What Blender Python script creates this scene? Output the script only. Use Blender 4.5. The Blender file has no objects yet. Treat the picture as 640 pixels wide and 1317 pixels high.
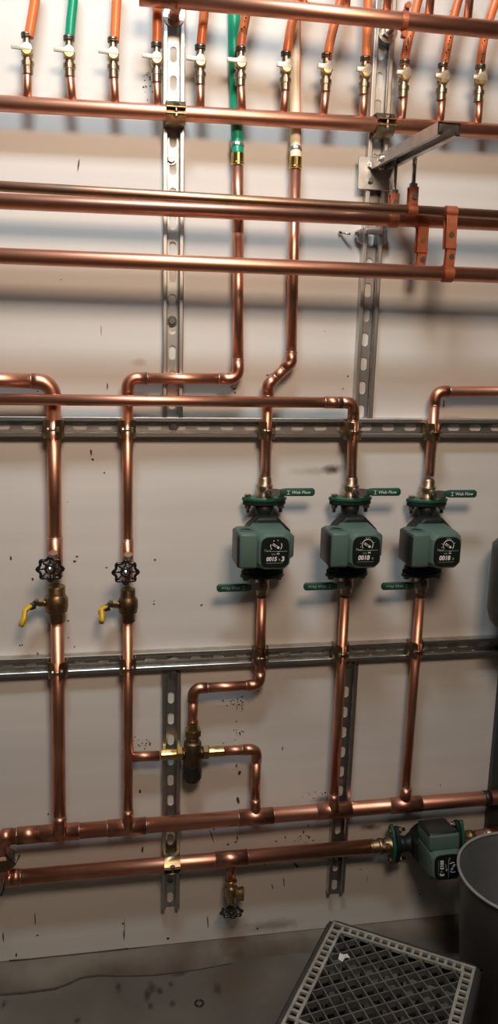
import bpy, bmesh, math, random
from mathutils import Vector, Matrix, Quaternion
random.seed(7)
PI = math.pi
S = bpy.context.scene
C = S.collection

# ---------------------------------------------------------------- camera model
F = 1050.0; D = 1.71; HC = 1.4678
RX = Vector((0.98499906, -0.02326905, -0.17098365))    # rows: camera right / down / forward in (x, down, into wall)
RD = Vector((-0.01292459, 0.97813491, -0.2075694))
RF = Vector((0.17207502, 0.20666555, 0.96316122))
def W(v): return Vector((v[0], v[2], -v[1]))
CAM = Vector((0, -D, HC))
def ray(px, py):
    return W(RX) * ((px - 320) / F) + W(RD) * ((py - 658.5) / F) + W(RF)
def P(px, py, t=0.0):
    """point at distance t in front of the wall"""
    d = ray(px, py); k = (D - t) / d.y
    return CAM + d * k
def PZ(px, py, z):
    d = ray(px, py); k = (z - HC) / d.z
    return CAM + d * k

# ---------------------------------------------------------------- materials
def new_mat(name):
    m = bpy.data.materials.new(name); m.use_nodes = True
    nt = m.node_tree; b = nt.nodes['Principled BSDF']
    return m, nt, b
def mat(name, col, rough=0.5, metal=0.0, col2=None, scale=30, detail=4, bump=0.0, rvar=0.0, spec=None, stretch=None, lo=.35, hi=.7, coat=0):
    m, nt, b = new_mat(name); N = nt.nodes; L = nt.links
    b.inputs['Metallic'].default_value = metal
    b.inputs['Roughness'].default_value = rough
    if spec is not None: b.inputs['Specular IOR Level'].default_value = spec
    if coat: b.inputs['Coat Weight'].default_value = coat
    tc = N.new('ShaderNodeTexCoord'); mp = N.new('ShaderNodeMapping')
    L.new(tc.outputs['Object'], mp.inputs[0])
    if stretch: mp.inputs['Scale'].default_value = stretch
    nz = N.new('ShaderNodeTexNoise'); nz.inputs['Scale'].default_value = scale; nz.inputs['Detail'].default_value = detail
    L.new(mp.outputs[0], nz.inputs['Vector'])
    rp = N.new('ShaderNodeMapRange'); rp.inputs[1].default_value = lo; rp.inputs[2].default_value = hi
    L.new(nz.outputs[0], rp.inputs[0])
    mx = N.new('ShaderNodeMix'); mx.data_type = 'RGBA'
    mx.inputs[6].default_value = (*col, 1); mx.inputs[7].default_value = (*(col2 or [c * .75 for c in col]), 1)
    L.new(rp.outputs[0], mx.inputs[0]); L.new(mx.outputs[2], b.inputs['Base Color'])
    if rvar:
        r2 = N.new('ShaderNodeMapRange'); r2.inputs[3].default_value = rough - rvar; r2.inputs[4].default_value = rough + rvar
        L.new(nz.outputs[0], r2.inputs[0]); L.new(r2.outputs[0], b.inputs['Roughness'])
    if bump:
        bp = N.new('ShaderNodeBump'); bp.inputs['Strength'].default_value = bump; bp.inputs['Distance'].default_value = .002
        L.new(nz.outputs[0], bp.inputs['Height']); L.new(bp.outputs[0], b.inputs['Normal'])
    return m

def spots(nt, spotlist, base_out):
    """soft stains with a place of their own: (x, z or y, sx, sz, colour, strength)"""
    N = nt.nodes; L = nt.links
    tc = N.new('ShaderNodeTexCoord')
    nz = N.new('ShaderNodeTexNoise'); nz.inputs['Scale'].default_value = 45; nz.inputs['Detail'].default_value = 6
    L.new(tc.outputs['Object'], nz.inputs['Vector'])
    out = base_out
    for (cx, cy, cz, sx, sy, sz, col, st) in spotlist:
        mp = N.new('ShaderNodeMapping'); mp.vector_type = 'POINT'
        mp.inputs['Scale'].default_value = (1 / sx, 1 / sy, 1 / sz)
        mp.inputs['Location'].default_value = (-cx / sx, -cy / sy, -cz / sz)
        L.new(tc.outputs['Object'], mp.inputs[0])
        ln = N.new('ShaderNodeVectorMath'); ln.operation = 'LENGTH'; L.new(mp.outputs[0], ln.inputs[0])
        ad = N.new('ShaderNodeMath'); ad.operation = 'MULTIPLY_ADD'; L.new(nz.outputs[0], ad.inputs[0])
        ad.inputs[1].default_value = 1.1; L.new(ln.outputs['Value'], ad.inputs[2])
        mr = N.new('ShaderNodeMapRange'); mr.inputs[1].default_value = .75; mr.inputs[2].default_value = 1.5
        mr.inputs[3].default_value = st; mr.inputs[4].default_value = 0
        L.new(ad.outputs[0], mr.inputs[0])
        mx = N.new('ShaderNodeMix'); mx.data_type = 'RGBA'
        L.new(mr.outputs[0], mx.inputs[0]); L.new(out, mx.inputs[6]); mx.inputs[7].default_value = (*col, 1)
        out = mx.outputs[2]
    return out

def find_out(nt):
    b = nt.nodes['Principled BSDF']; return b.inputs['Base Color'].links[0].from_socket

M = {}
M['copper'] = mat('copper', (.76, .375, .255), .40, 1, (.63, .285, .185), 16, 6, rvar=.07)
M['copper_old'] = mat('copper_aged', (.60, .32, .21), .38, 1, (.33, .23, .16), 14, 6, rvar=.08)
M['copper_fit'] = mat('copper_fitting', (.70, .34, .235), .36, 1, (.50, .21, .135), 34, 6, rvar=.08, bump=.06)
M['solder'] = mat('solder', (.72, .66, .58), .35, 1, (.5, .42, .34), 200)
M['brass'] = mat('brass', (.60, .43, .22), .32, 1, (.42, .29, .14), 60, rvar=.08)
M['brass_bright'] = mat('brass_bright', (.78, .58, .24), .22, 1, (.6, .4, .14), 60)
M['bronze'] = mat('bronze_cast', (.24, .17, .11), .45, 1, (.16, .11, .07), 150, bump=.3)
M['clamp'] = mat('clamp_zinc_dichromate', (.33, .26, .15), .36, 1, (.22, .165, .10), 50, rvar=.08)
M['nickel'] = mat('nickel_brass', (.50, .41, .31), .36, 1, (.36, .28, .20), 80)
M['steel'] = mat('galvanised_steel', (.60, .60, .58), .40, 1, (.46, .46, .45), 35, 6, rvar=.08)
M['bolt'] = mat('zinc_bolt', (.75, .74, .70), .25, 1, (.5, .5, .48), 90)
M['hanger'] = mat('copper_coloured_hanger', (.50, .155, .075), .42, .45, (.36, .10, .05), 60, rvar=.08)
M['orange'] = mat('orange_pex', (.80, .20, .05), .35, 0, (.66, .14, .035), 18)
M['green_pex'] = mat('green_pex', (.0, .33, .17), .35, 0, (.0, .24, .13), 18)
M['beige_pex'] = mat('beige_pex', (.85, .78, .58), .4, 0, (.78, .69, .50), 18)
M['redline'] = mat('red_stripe', (.6, .12, .06), .4, 0)
M['lever'] = mat('cream_lever', (.68, .64, .54), .38, .3, (.55, .5, .4), 60)
M['seat'] = mat('yellow_brass_cap', (.72, .60, .28), .35, .7, (.55, .42, .18), 60)
M['crimp'] = mat('dull_crimp', (.26, .23, .2), .4, 1, (.17, .15, .13), 80)
M['black'] = mat('black_iron', (.012, .012, .012), .42, 0, (.022, .02, .018), 90, bump=.2)
M['blackgloss'] = mat('black_enamel', (.014, .012, .012), .22, 0, (.02, .02, .02), 60)
M['volute'] = mat('dark_cast_iron', (.007, .010, .009), .5, 0, (.012, .018, .016), 110, bump=.3, spec=.3)
M['teal'] = mat('teal_housing', (.085, .145, .12), .5, 0, (.072, .125, .104), 14, bump=.05, spec=.35)
M['tealdark'] = mat('dark_housing', (.016, .02, .02), .4, 0)
M['flange'] = mat('green_flange', (.014, .105, .06), .38, 0, (.009, .07, .04), 60, bump=.15)
M['handle_green'] = mat('green_vinyl_handle', (.012, .078, .048), .5, 0, (.008, .058, .036), 40)
M['yellow'] = mat('yellow_vinyl_handle', (.72, .46, .02), .4, 0, (.6, .36, .015), 30)
M['white_print'] = mat('white_print', (.8, .8, .78), .5, 0, (.75, .75, .73))
M['grey_print'] = mat('grey_print', (.32, .36, .30), .5, 0, (.3, .33, .28))
M['olive_print'] = mat('olive_print', (.25, .27, .12), .5, 0)
M['label'] = mat('black_label', (.008, .012, .010), .3, 0, (.01, .015, .012))
M['scuff'] = mat('scuff_dark', (.05, .035, .028), .8, 0, (.09, .06, .045), 120)
M['bin'] = mat('grey_bin_plastic', (.075, .078, .076), .42, 0, (.06, .062, .06), 14)
M['bin_rim'] = mat('grey_bin_rim', (.30, .30, .29), .35, 0, (.24, .24, .23), 20)
M['crate_top'] = mat('worn_grey_crate', (.36, .345, .31), .6, 0, (.20, .19, .165), 40, 6, bump=.1)
M['crate'] = mat('dark_crate_plastic', (.045, .045, .043), .5, 0, (.028, .028, .026), 40)
M['tank'] = mat('dark_tank', (.035, .042, .04), .45, 0)
M['paper'] = mat('white_scrap', (.75, .75, .75), .7)
M['ceil'] = mat('ceiling_paint', (.55, .53, .50), .8, 0, (.5, .48, .46), 3)
M['room'] = mat('room_wall_paint', (.42, .36, .31), .8, 0, (.32, .27, .23), 1.5)
def emis(name, col, st):
    m, nt, b = new_mat(name)
    b.inputs['Base Color'].default_value = (.9, .9, .9, 1)
    b.inputs['Emission Color'].default_value = (*col, 1); b.inputs['Emission Strength'].default_value = st
    return m

# wall: painted board with faint horizontal brush bands, specks, and a few stains
def wall_material():
    m = mat('painted_board', (.66, .645, .615), .55, 0, (.59, .57, .54), 3, 6, stretch=(.35, 1, 5))
    nt = m.node_tree; N = nt.nodes; L = nt.links
    b = N['Principled BSDF']
    out = find_out(nt)
    def st(px, py, wpx, hpx, col, s):
        p = P(px, py, 0); return (p.x, 0, p.z, wpx / 640, 1, hpx / 640, col, s)
    out = spots(nt, [st(428, 604, 22, 9, (.05, .035, .02), .95), st(400, 606, 40, 8, (.3, .24, .17), .45),
                     st(178, 466, 14, 7, (.38, .28, .15), .5), st(475, 1064, 22, 8, (.05, .02, .012), .8),
                     st(418, 1028, 26, 9, (.09, .045, .03), .7), st(60, 760, 70, 40, (.56, .5, .44), .4),
                     st(350, 1190, 60, 14, (.12, .07, .04), .5), st(580, 540, 30, 9, (.3, .25, .19), .45)], out)
    # fine specks
    tc = N.new('ShaderNodeTexCoord'); vo = N.new('ShaderNodeTexVoronoi'); vo.inputs['Scale'].default_value = 26
    L.new(tc.outputs['Object'], vo.inputs['Vector'])
    sz = N.new('ShaderNodeMath'); sz.operation = 'LESS_THAN'; L.new(vo.outputs['Distance'], sz.inputs[0]); sz.inputs[1].default_value = .035
    sp = N.new('ShaderNodeSeparateColor'); L.new(vo.outputs['Color'], sp.inputs[0])
    pick = N.new('ShaderNodeMath'); pick.operation = 'GREATER_THAN'; L.new(sp.outputs[0], pick.inputs[0]); pick.inputs[1].default_value = .86
    mu = N.new('ShaderNodeMath'); mu.operation = 'MULTIPLY'; L.new(sz.outputs[0], mu.inputs[0]); L.new(pick.outputs[0], mu.inputs[1])
    mx = N.new('ShaderNodeMix'); mx.data_type = 'RGBA'; L.new(mu.outputs[0], mx.inputs[0]); L.new(out, mx.inputs[6]); mx.inputs[7].default_value = (.16, .12, .10, 1)
    L.new(mx.outputs[2], b.inputs['Base Color'])
    return m
M['wall'] = wall_material()
def floor_material():
    m = mat('concrete', (.15, .135, .112), .7, 0, (.09, .08, .067), 5, 8, bump=.25)
    nt = m.node_tree; out = find_out(nt)
    def st(px, py, w, h, col, s):
        p = PZ(px, py, 0); return (p.x, p.y, 0, w / 600, h / 330, 1, col, s)
    L_ = [st(194, 1270, 9, 8, (.03, .02, .015), .9), st(206, 1275, 6, 5, (.03, .02, .015), .9), st(189, 1281, 6, 8, (.03, .02, .015), .9),
          st(219, 1266, 6, 4, (.03, .02, .015), .8), st(193, 1294, 6, 5, (.03, .02, .015), .9), st(222, 1291, 6, 5, (.03, .02, .015), .8),
          st(99, 1313, 6, 4, (.03, .02, .015), .9), st(5, 1292, 5, 5, (.03, .02, .015), .9), st(300, 1262, 60, 22, (.11, .07, .045), .6),
          st(152, 1271, 6, 8, (.03, .025, .02), .9), st(280, 1272, 8, 8, (.04, .025, .018), .8), st(60, 1290, 80, 14, (.10, .085, .07), .5), st(232, 1252, 14, 5, (.04, .025, .018), .8)]
    out = spots(nt, L_, out)
    nt.links.new(out, nt.nodes['Principled BSDF'].inputs['Base Color'])
    return m
M['floor'] = floor_material()
M['curb'] = mat('concrete_footing', (.19, .165, .135), .75, 0, (.11, .085, .065), 9, 8, bump=.3)

# ---------------------------------------------------------------- mesh helpers
class MB:
    def __init__(s): s.v = []; s.f = []; s.sm = []
    def add(s, vs, fs, smooth=False, mtx=None):
        o = len(s.v)
        s.v += [(mtx @ Vector(v)) if mtx else Vector(v) for v in vs]
        s.f += [[i + o for i in f] for f in fs]; s.sm += [smooth] * len(fs)
        return s
    def box(s, c, size, rot=None, mtx=None):
        c = Vector(c); hx, hy, hz = [a / 2 for a in size]; vs = []
        for x in (-hx, hx):
            for y in (-hy, hy):
                for z in (-hz, hz):
                    p = Vector((x, y, z)); p = rot @ p if rot else p; vs.append(c + p)
        return s.add(vs, [(0, 1, 3, 2), (4, 6, 7, 5), (0, 4, 5, 1), (2, 3, 7, 6), (0, 2, 6, 4), (1, 5, 7, 3)], False, mtx)
    def tube(s, pts, r, n=20, cap=True, smooth=True, hollow=0):
        pts = [Vector(p) for p in pts]
        rs = r if isinstance(r, (list, tuple)) else [r] * len(pts)
        T = []
        for i in range(len(pts)):
            a = pts[max(i - 1, 0)]; b = pts[min(i + 1, len(pts) - 1)]
            d = b - a
            if d.length < 1e-9: d = T[-1].copy() if T else Vector((0, 0, 1))
            T.append(d.normalized())
        ref = Vector((0, 0, 1)) if abs(T[0].z) < .9 else Vector((1, 0, 0))
        u = T[0].cross(ref).normalized(); vs = []
        for i, p in enumerate(pts):
            if i:
                q = T[i - 1].rotation_difference(T[i]); u = q @ u
            u = (u - T[i] * u.dot(T[i])).normalized(); w = T[i].cross(u)
            for k in range(n):
                a = 2 * PI * k / n
                vs.append(p + (u * math.cos(a) + w * math.sin(a)) * rs[i])
        fs = []
        for i in range(len(pts) - 1):
            for k in range(n):
                fs.append((i * n + k, i * n + (k + 1) % n, (i + 1) * n + (k + 1) % n, (i + 1) * n + k))
        s.add(vs, fs, smooth)
        if cap:
            o = len(s.v) - len(vs)
            s.f.append([o + k for k in range(n)][::-1]); s.sm.append(False)
            s.f.append([o + (len(pts) - 1) * n + k for k in range(n)]); s.sm.append(False)
        return s
    def lathe(s, o, ax, prof, n=24, smooth=False):
        """prof: [(distance along axis, radius)]"""
        o = Vector(o); ax = Vector(ax).normalized()
        ref = Vector((0, 0, 1)) if abs(ax.z) < .9 else Vector((0, 1, 0))
        u = ax.cross(ref).normalized(); w = ax.cross(u); vs = []
        for (h, r) in prof:
            for k in range(n):
                a = 2 * PI * (k + .5) / n
                vs.append(o + ax * h + (u * math.cos(a) + w * math.sin(a)) * max(r, 1e-5))
        fs = []
        for i in range(len(prof) - 1):
            for k in range(n):
                fs.append((i * n + k, i * n + (k + 1) % n, (i + 1) * n + (k + 1) % n, (i + 1) * n + k))
        s.add(vs, fs, smooth)
        b = len(s.v) - len(vs)
        s.f.append([b + k for k in range(n)][::-1]); s.sm.append(False)
        s.f.append([b + (len(prof) - 1) * n + k for k in range(n)]); s.sm.append(False)
        return s
    def prism(s, poly, o, ux, uy, depth):
        """poly in the ux/uy plane at o, extruded along ux x uy by depth"""
        o = Vector(o); ux = Vector(ux); uy = Vector(uy); w = ux.cross(uy).normalized() * depth
        a = [o + ux * p[0] + uy * p[1] for p in poly]; n = len(a)
        fs = [list(range(n))[::-1], list(range(n, 2 * n))] + [(i, (i + 1) % n, n + (i + 1) % n, n + i) for i in range(n)]
        return s.add(a + [p + w for p in a], fs)
    def build(s, name, m, parent=None, bevel=0, seg=2, inv=None):
        me = bpy.data.meshes.new(name)
        me.from_pydata([tuple(v) for v in s.v], [], s.f)
        me.polygons.foreach_set('use_smooth', s.sm)
        bm = bmesh.new(); bm.from_mesh(me); bmesh.ops.recalc_face_normals(bm, faces=bm.faces)
        if bevel:
            es = [e for e in bm.edges if len(e.link_faces) == 2 and e.calc_face_angle(0) > .6]
            bmesh.ops.bevel(bm, geom=es, offset=bevel, segments=seg, profile=.5, affect='EDGES', clamp_overlap=True)
            for f in bm.faces: f.smooth = True
        bm.to_mesh(me); bm.free()
        if parent is not None and parent.get('_w'):
            me.transform(Matrix.Translation(-parent.location))
        me.materials.append(m)
        if bevel:
            try: me.set_sharp_from_angle(angle=.7)
            except Exception: pass
        o = bpy.data.objects.new(name, me); C.objects.link(o)
        if parent is not None: o.parent = parent
        return o

def tag(o, label, cat, group=None):
    o['label'] = label; o['category'] = cat
    if group: o['group'] = group
    return o
def root(name, loc, label, cat, group=None, world=True):
    """Empty at a thing's base; world=True: its parts are given in world coordinates"""
    o = bpy.data.objects.new(name, None); C.objects.link(o); o.location = loc
    o.empty_display_size = .03
    if world: o['_w'] = 1
    return tag(o, label, cat, group)
def sub(child_mb, name, m, parent_part, rootobj, **k):
    """a sub-part: parented to a part whose origin is the thing's origin"""
    o = child_mb.build(name, m, None, **k)
    if rootobj.get('_w'): o.data.transform(Matrix.Translation(-rootobj.location))
    o.parent = parent_part
    return o
def struct(name, mb, m, **k):
    o = mb.build(name, m, None, **k); o['kind'] = 'structure'; return o
def copy_tree(o, parent=None, name=None):
    c = o.copy(); C.objects.link(c); c.parent = parent
    for ch in list(o.children): copy_tree(ch, c)
    return c

def arc(p0, p1, p2, rad, n=8):
    """fillet at corner p1"""
    a = (p0 - p1).normalized(); b = (p2 - p1).normalized()
    ang = a.angle(b); tlen = rad / math.tan(ang / 2)
    s = p1 + a * tlen; e = p1 + b * tlen
    bis = (a + b).normalized(); c = p1 + bis * (rad / math.sin(ang / 2))
    vs = s - c; ve = e - c; tot = vs.angle(ve); axis = vs.cross(ve).normalized(); out = []
    for i in range(n + 1):
        out.append(c + Quaternion(axis, tot * i / n) @ vs)
    return s, e, out

def ring_mb(p, d, r, w=.0022):
    return MB().lathe(Vector(p) - Vector(d).normalized() * w / 2, d, [(0, r), (w * .3, r + .0008), (w * .7, r + .0008), (w, r)], 24, True)

def run(rt, pts, r, m='copper', elbow_r=None, caps=True, cup=.018, rings=True, fitm='copper_fit'):
    """copper run: straight pipe parts, elbow parts (> solder_ring)"""
    pts = [Vector(p) for p in pts]; cur = pts[0]
    er = elbow_r or r * 1.25
    for i in range(1, len(pts)):
        if i < len(pts) - 1:
            s, e, A = arc(pts[i - 1], pts[i], pts[i + 1], er)
            din = (pts[i] - pts[i - 1]).normalized(); dout = (pts[i + 1] - pts[i]).normalized()
            c1 = min(cup, (s - cur).length * .8); c2 = min(cup, (pts[i + 1] - e).length * .8)
            MB().tube([cur, s - din * c1 * .5], r, 24).build('pipe', M[m], rt)
            path = [s - din * c1] + A + [e + dout * c2]
            el = MB().tube(path, r + .0013, 24).build('elbow', M[fitm], rt)
            if rings:
                sub(ring_mb(path[0], din, r + .0007), 'solder_ring', M['solder'], el, rt)
                sub(ring_mb(path[-1], dout, r + .0007), 'solder_ring', M['solder'], el, rt)
            cur = e + dout * c2 * .5
        else:
            MB().tube([cur, pts[i]], r, 24).build('pipe', M[m], rt)

def fitting(rt, a, b, r, name='coupling', rings=True):
    a = Vector(a); b = Vector(b); d = (b - a).normalized()
    o = MB().tube([a, b], r + .0014, 24).build(name, M['copper_fit'], rt)
    if rings:
        sub(ring_mb(a, d, r + .0007), 'solder_ring', M['solder'], o, rt)
        sub(ring_mb(b, d, r + .0007), 'solder_ring', M['solder'], o, rt)
    return o

# ---------------------------------------------------------------- room shell
ZC = 3.25; PB = .04
struct('wall_back', MB().box((0.2, .02, (PB + ZC) / 2), (5.2, .04, ZC - PB)), M['wall'])
fl = MB().box((.2, -1.75, -.05), (5.2, 3.6, .1)); struct('floor', fl, M['floor'])
struct('ceiling', MB().box((.2, -1.75, ZC + .05), (5.2, 3.6, .1)), M['ceil'])
struct('wall_left', MB().box((-2.42, -1.75, ZC / 2), (.04, 3.5, ZC)), M['room'])
struct('wall_right', MB().box((2.82, -1.75, ZC / 2), (.04, 3.5, ZC)), M['room'])
struct('wall_front', MB().box((.2, -3.52, ZC / 2), (5.2, .04, ZC)), M['room'])
# concrete footing under the board: rough lip with a wandering front edge
def footing():
    bm = MB(); xs = [-2.3 + i * .03 for i in range(170)]
    prof = {}
    vs = []; fs = []
    key = [(-2.4, .05), (-.33, .052), (-.2, .058), (-.12, .056), (-.07, .030), (0, .036), (.1, .048), (.2, .046), (.35, .030), (.5, .034), (3, .034)]
    def yy(x):
        for (x0, y0), (x1, y1) in zip(key, key[1:]):
            if x0 <= x <= x1:
                f = (x - x0) / (x1 - x0); return y0 + (y1 - y0) * f * f * (3 - 2 * f)
        return .034
    rnd = random.Random(3)
    for x in xs:
        y = yy(x) + rnd.uniform(-.0015, .0015)
        vs += [(x, .03, .0385), (x, -.008, .038), (x, -y * .55, .030), (x, -y + .006, .012), (x, -y, -.005)]
    for i in range(len(xs) - 1):
        for k in range(4): fs.append((i * 5 + k, i * 5 + k + 1, i * 5 + 6 + k, i * 5 + 5 + k))
    bm.add(vs, fs, True); return bm
tr = struct('trim_1', footing(), M['curb'])
def crack():
    key = [(-.45, .052), (-.33, .053), (-.2, .059), (-.13, .057), (-.10, .046), (-.07, .032), (-.03, .031), (0, .037), (.05, .044), (.1, .049), (.2, .047), (.28, .038)]
    pts = [Vector((x, -y - .001, .0012)) for x, y in key]; b = MB()
    rr = [.0022, .0024, .0026, .0028, .0024, .0022, .0022, .0020, .0016, .0014, .001, .0006]
    b.tube(pts, rr, 8); return b
crack().build('crack', M['scuff'], tr)

# marks on the board: scratches, drips and specks with shapes of their own
def marks():
    bm = MB(); rnd = random.Random(11)
    def blob(px, py, w, h, ang=0):
        c = P(px, py, .0006); n = 9; vs = [c]
        for k in range(n):
            a = 2 * PI * k / n; rr = rnd.uniform(.65, 1.1)
            x = math.cos(a) * w / 1300 * rr; z = math.sin(a) * h / 1300 * rr
            vs.append(c + Vector((x * math.cos(ang) - z * math.sin(ang), 0, x * math.sin(ang) + z * math.cos(ang))))
        bm.add(vs, [(0, 1 + k, 1 + (k + 1) % n) for k in range(n)])
    for a in [(212, 100, 2, 14, .3), (101, 211, 2, 18, -.2), (130, 425, 1, 20), (138, 497, 2, 10), (570, 520, 2, 14), (117, 582, 3, 9), (119, 591, 4, 4), (134, 608, 3, 3),
              (45, 1182, 2, 26), (48, 1203, 4, 3), (159, 1203, 2, 22), (158, 1188, 3, 5), (4, 1205, 2, 20), (267, 1185, 2, 30, .05), (272, 1075, 2, 26, .3),
              (183, 1093, 4, 14), (184, 1072, 5, 4), (180, 1018, 4, 7), (62, 1047, 3, 3), (216, 1207, 5, 4), (331, 1194, 4, 4), (365, 1135, 2, 20, .1), (381, 1113, 3, 16, .7),
              (350, 1140, 2, 12, .2), (340, 1110, 3, 10), (306, 1030, 5, 14, .2), (308, 994, 6, 8), (304, 985, 3, 8), (390, 1070, 3, 8), (397, 1077, 4, 6, .5), (355, 1082, 4, 3),
              (396, 1062, 2, 6), (363, 963, 2, 8), (88, 820, 2, 2), (199, 720, 4, 3), (96, 722, 6, 4), (99, 716, 4, 3), (14, 718, 3, 7), (42, 745, 3, 5), (137, 730, 4, 2), (198, 777, 3, 3),
              (198, 773, 2, 2), (259, 778, 5, 3, .5), (110, 840, 3, 2), (473, 840, 3, 2), (540, 1150, 3, 3), (463, 1118, 4, 2), (472, 1130, 1, 14), (566, 1010, 2, 4), (21, 1228, 3, 8),
              (447, 484, 3, 3), (441, 500, 3, 2), (275, 1065, 2, 10), (293, 1086, 4, 4), (303, 1083, 6, 3, .4), (305, 1078, 3, 8), (160, 1193, 1, 40)]:
        blob(*a)
    for (cx, cy, n, sx, sy) in [(305, 905, 26, 9, 10), (306, 942, 12, 6, 8), (190, 105, 16, 8, 22), (280, 962, 14, 12, 4), (300, 500, 14, 4, 12), (185, 956, 16, 14, 9), (420, 1020, 16, 24, 6), (385, 1083, 14, 12, 9),
                                (70, 505, 4, 40, 20), (345, 486, 6, 3, 3), (60, 830, 8, 50, 20)]:
        for _ in range(n): blob(rnd.gauss(cx, sx * .6), rnd.gauss(cy, sy * .6), rnd.uniform(1, 3.4), rnd.uniform(1, 3.4))
    o = bm.build('scuff_marks', M['scuff'], None); o['kind'] = 'structure'
    o.parent = bpy.data.objects['wall_back']
marks()
# gap line between board and footing
g = MB().tube([P(12, 1235.5, .001), P(60, 1232, .001), P(165, 1220, .001)], .0016, 6).tube([P(165, 1220, .001), P(262, 1214, .001), P(330, 1206, .001)], .0009, 6).build('panel_gap', M['scuff'], bpy.data.objects['wall_back'])

# ---------------------------------------------------------------- strut channel
SW, SD, ST = .0413, .0206, .0026
def strut(name, a, b, label, group, bolts=(), cat='strut', up=Vector((0, -1, 0)), slots=True, phase=.025):
    """slotted channel, open side along `up`; a,b = centre of the back of the channel"""
    a = Vector(a); b = Vector(b); d = (b - a).normalized(); up = Vector(up); up = (up - d * up.dot(d)).normalized(); s = d.cross(up)
    L = (b - a).length
    rt = root(name, a, label, cat, group)
    def Q(l, x, h): return a + d * l + s * x + up * h
    bm = MB(); h = SW / 2
    # side walls and rolled lips
    for sg in (-1, 1):
        prof = [(h, 0), (h, SD), (h - .0015, SD + .0006), (h - .0075, SD + .0006), (h - .009, SD - .001), (h - .009, SD - .006), (h - .0068, SD - .006), (h - .0068, SD - .0025), (h - ST, SD - .0025), (h - ST, 0)]
        vs = [Q(0, sg * x, y) for x, y in prof] + [Q(L, sg * x, y) for x, y in prof]; n = len(prof)
        bm.add(vs, [(i, (i + 1) % n, n + (i + 1) % n, n + i) for i in range(n)] + [list(range(n)), list(range(n, 2 * n))])
    # web with slots
    pitch = .0508; sl = .0143; sw = .0071; t = ST; wi = h - ST
    l0 = 0.0; k = 0; n = 16
    pos = phase
    cells = []
    while pos + pitch / 2 < L + .001:
        cells.append(pos); pos += pitch
    if not slots: cells = []
    start = cells[0] - pitch / 2 if cells else L
    if start > .001: bm.box(Q(start / 2, 0, t / 2), (1, 1, 1), rot=Matrix((s * (2 * wi), up * t, d * start)).transposed()) 
    for c in cells:
        ins = []; out = []
        for i in range(n):
            an = 2 * PI * (i + .5) / n; ca, sa = math.cos(an), math.sin(an)
            ins.append((ca * sw, sa * sw + (sl - sw) * (1 if sa > 0 else -1)))
            m_ = max(abs(ca), abs(sa)); out.append((ca / m_ * wi, sa / m_ * pitch / 2))
        vs = []
        for hh in (t, 0):
            for (x, l) in ins: vs.append(Q(c + l, x, hh))
            for (x, l) in out: vs.append(Q(c + l, x, hh))
        fs = []
        for i in range(n):
            j = (i + 1) % n
            fs.append((i, j, n + j, n + i)); fs.append((2 * n + i, 2 * n + j, 3 * n + j, 3 * n + i)); fs.append((i, j, 2 * n + j, 2 * n + i))
        bm.add(vs, fs)
    end = cells[-1] + pitch / 2 if cells else 0
    if L - end > .001: bm.box(Q((L + end) / 2, 0, t / 2), (1, 1, 1), rot=Matrix((s * (2 * wi), up * t, d * (L - end))).transposed())
    bm.build('channel', M['steel'], rt)
    for (px, py) in bolts:
        p = P(px, py, ST); hexbolt(rt, p, up, .0078, M['bolt'])
    return rt
def hexbolt(rt, p, ax, r=.007, m=None, name='bolt', washer=True):
    b = MB()
    if washer: b.lathe(p, ax, [(0, r * 1.35), (.0018, r * 1.35)], 20)
    b.lathe(Vector(p) + Vector(ax) * .0015, ax, [(0, r), (r * .7, r), (r * .85, r * .85)], 6)
    return b.build(name, m or M['bolt'], rt)

def vert(px0, py0, px1, py1, t=0.0):
    a = P(px0, py0, t); b = P(px1, py1, t); return a, b
a = P(222.5, 538, 0); zt = 2.3
a.x = .1375
strut('strut_channel', (.1375, 0, P(222, 536, 0).z), (.1375, 0, zt), 'left galvanised strut channel running up the wall behind the upper pipes', 'wall struts',
      bolts=((220, 205), (221, 413)), phase=.03)
strut('strut_channel', (.546, 0, P(468, 536, 0).z), (.550, 0, zt), 'right galvanised strut channel running up the wall behind the steel bracket arm', 'wall struts', phase=.012)
strut('strut_channel', (.1375, 0, .15), (.1375, 0, P(222, 862, 0).z), 'slotted strut channel hanging below the lower rail, behind the mixing valve', 'wall struts', bolts=((223, 868),), phase=.02)
strut('strut_channel', (.540, 0, .15), (.545, 0, P(452, 852, 0).z), 'slotted strut channel hanging below the lower rail, beside the middle pump riser', 'wall struts', bolts=((448, 853), (433, 1107)), phase=.012)
zu = P(222, 548.5, .0).z; zl = P(222, 846, .0).z
strut('strut_channel', (-1.3, 0, P(0, 547, .0).z - .002), (1.8, 0, zu + .002), 'horizontal slotted strut rail on the wall just above the three pumps', 'wall struts', bolts=((223, 548),), phase=.03)
zr = P(640, 826, .0).z
strut('strut_channel', (-1.3, 0, P(0, 856, .0).z), (1.8, 0, zr), 'horizontal slotted strut rail on the wall just below the three pumps', 'wall struts', bolts=((217, 841),), phase=.045)

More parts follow.
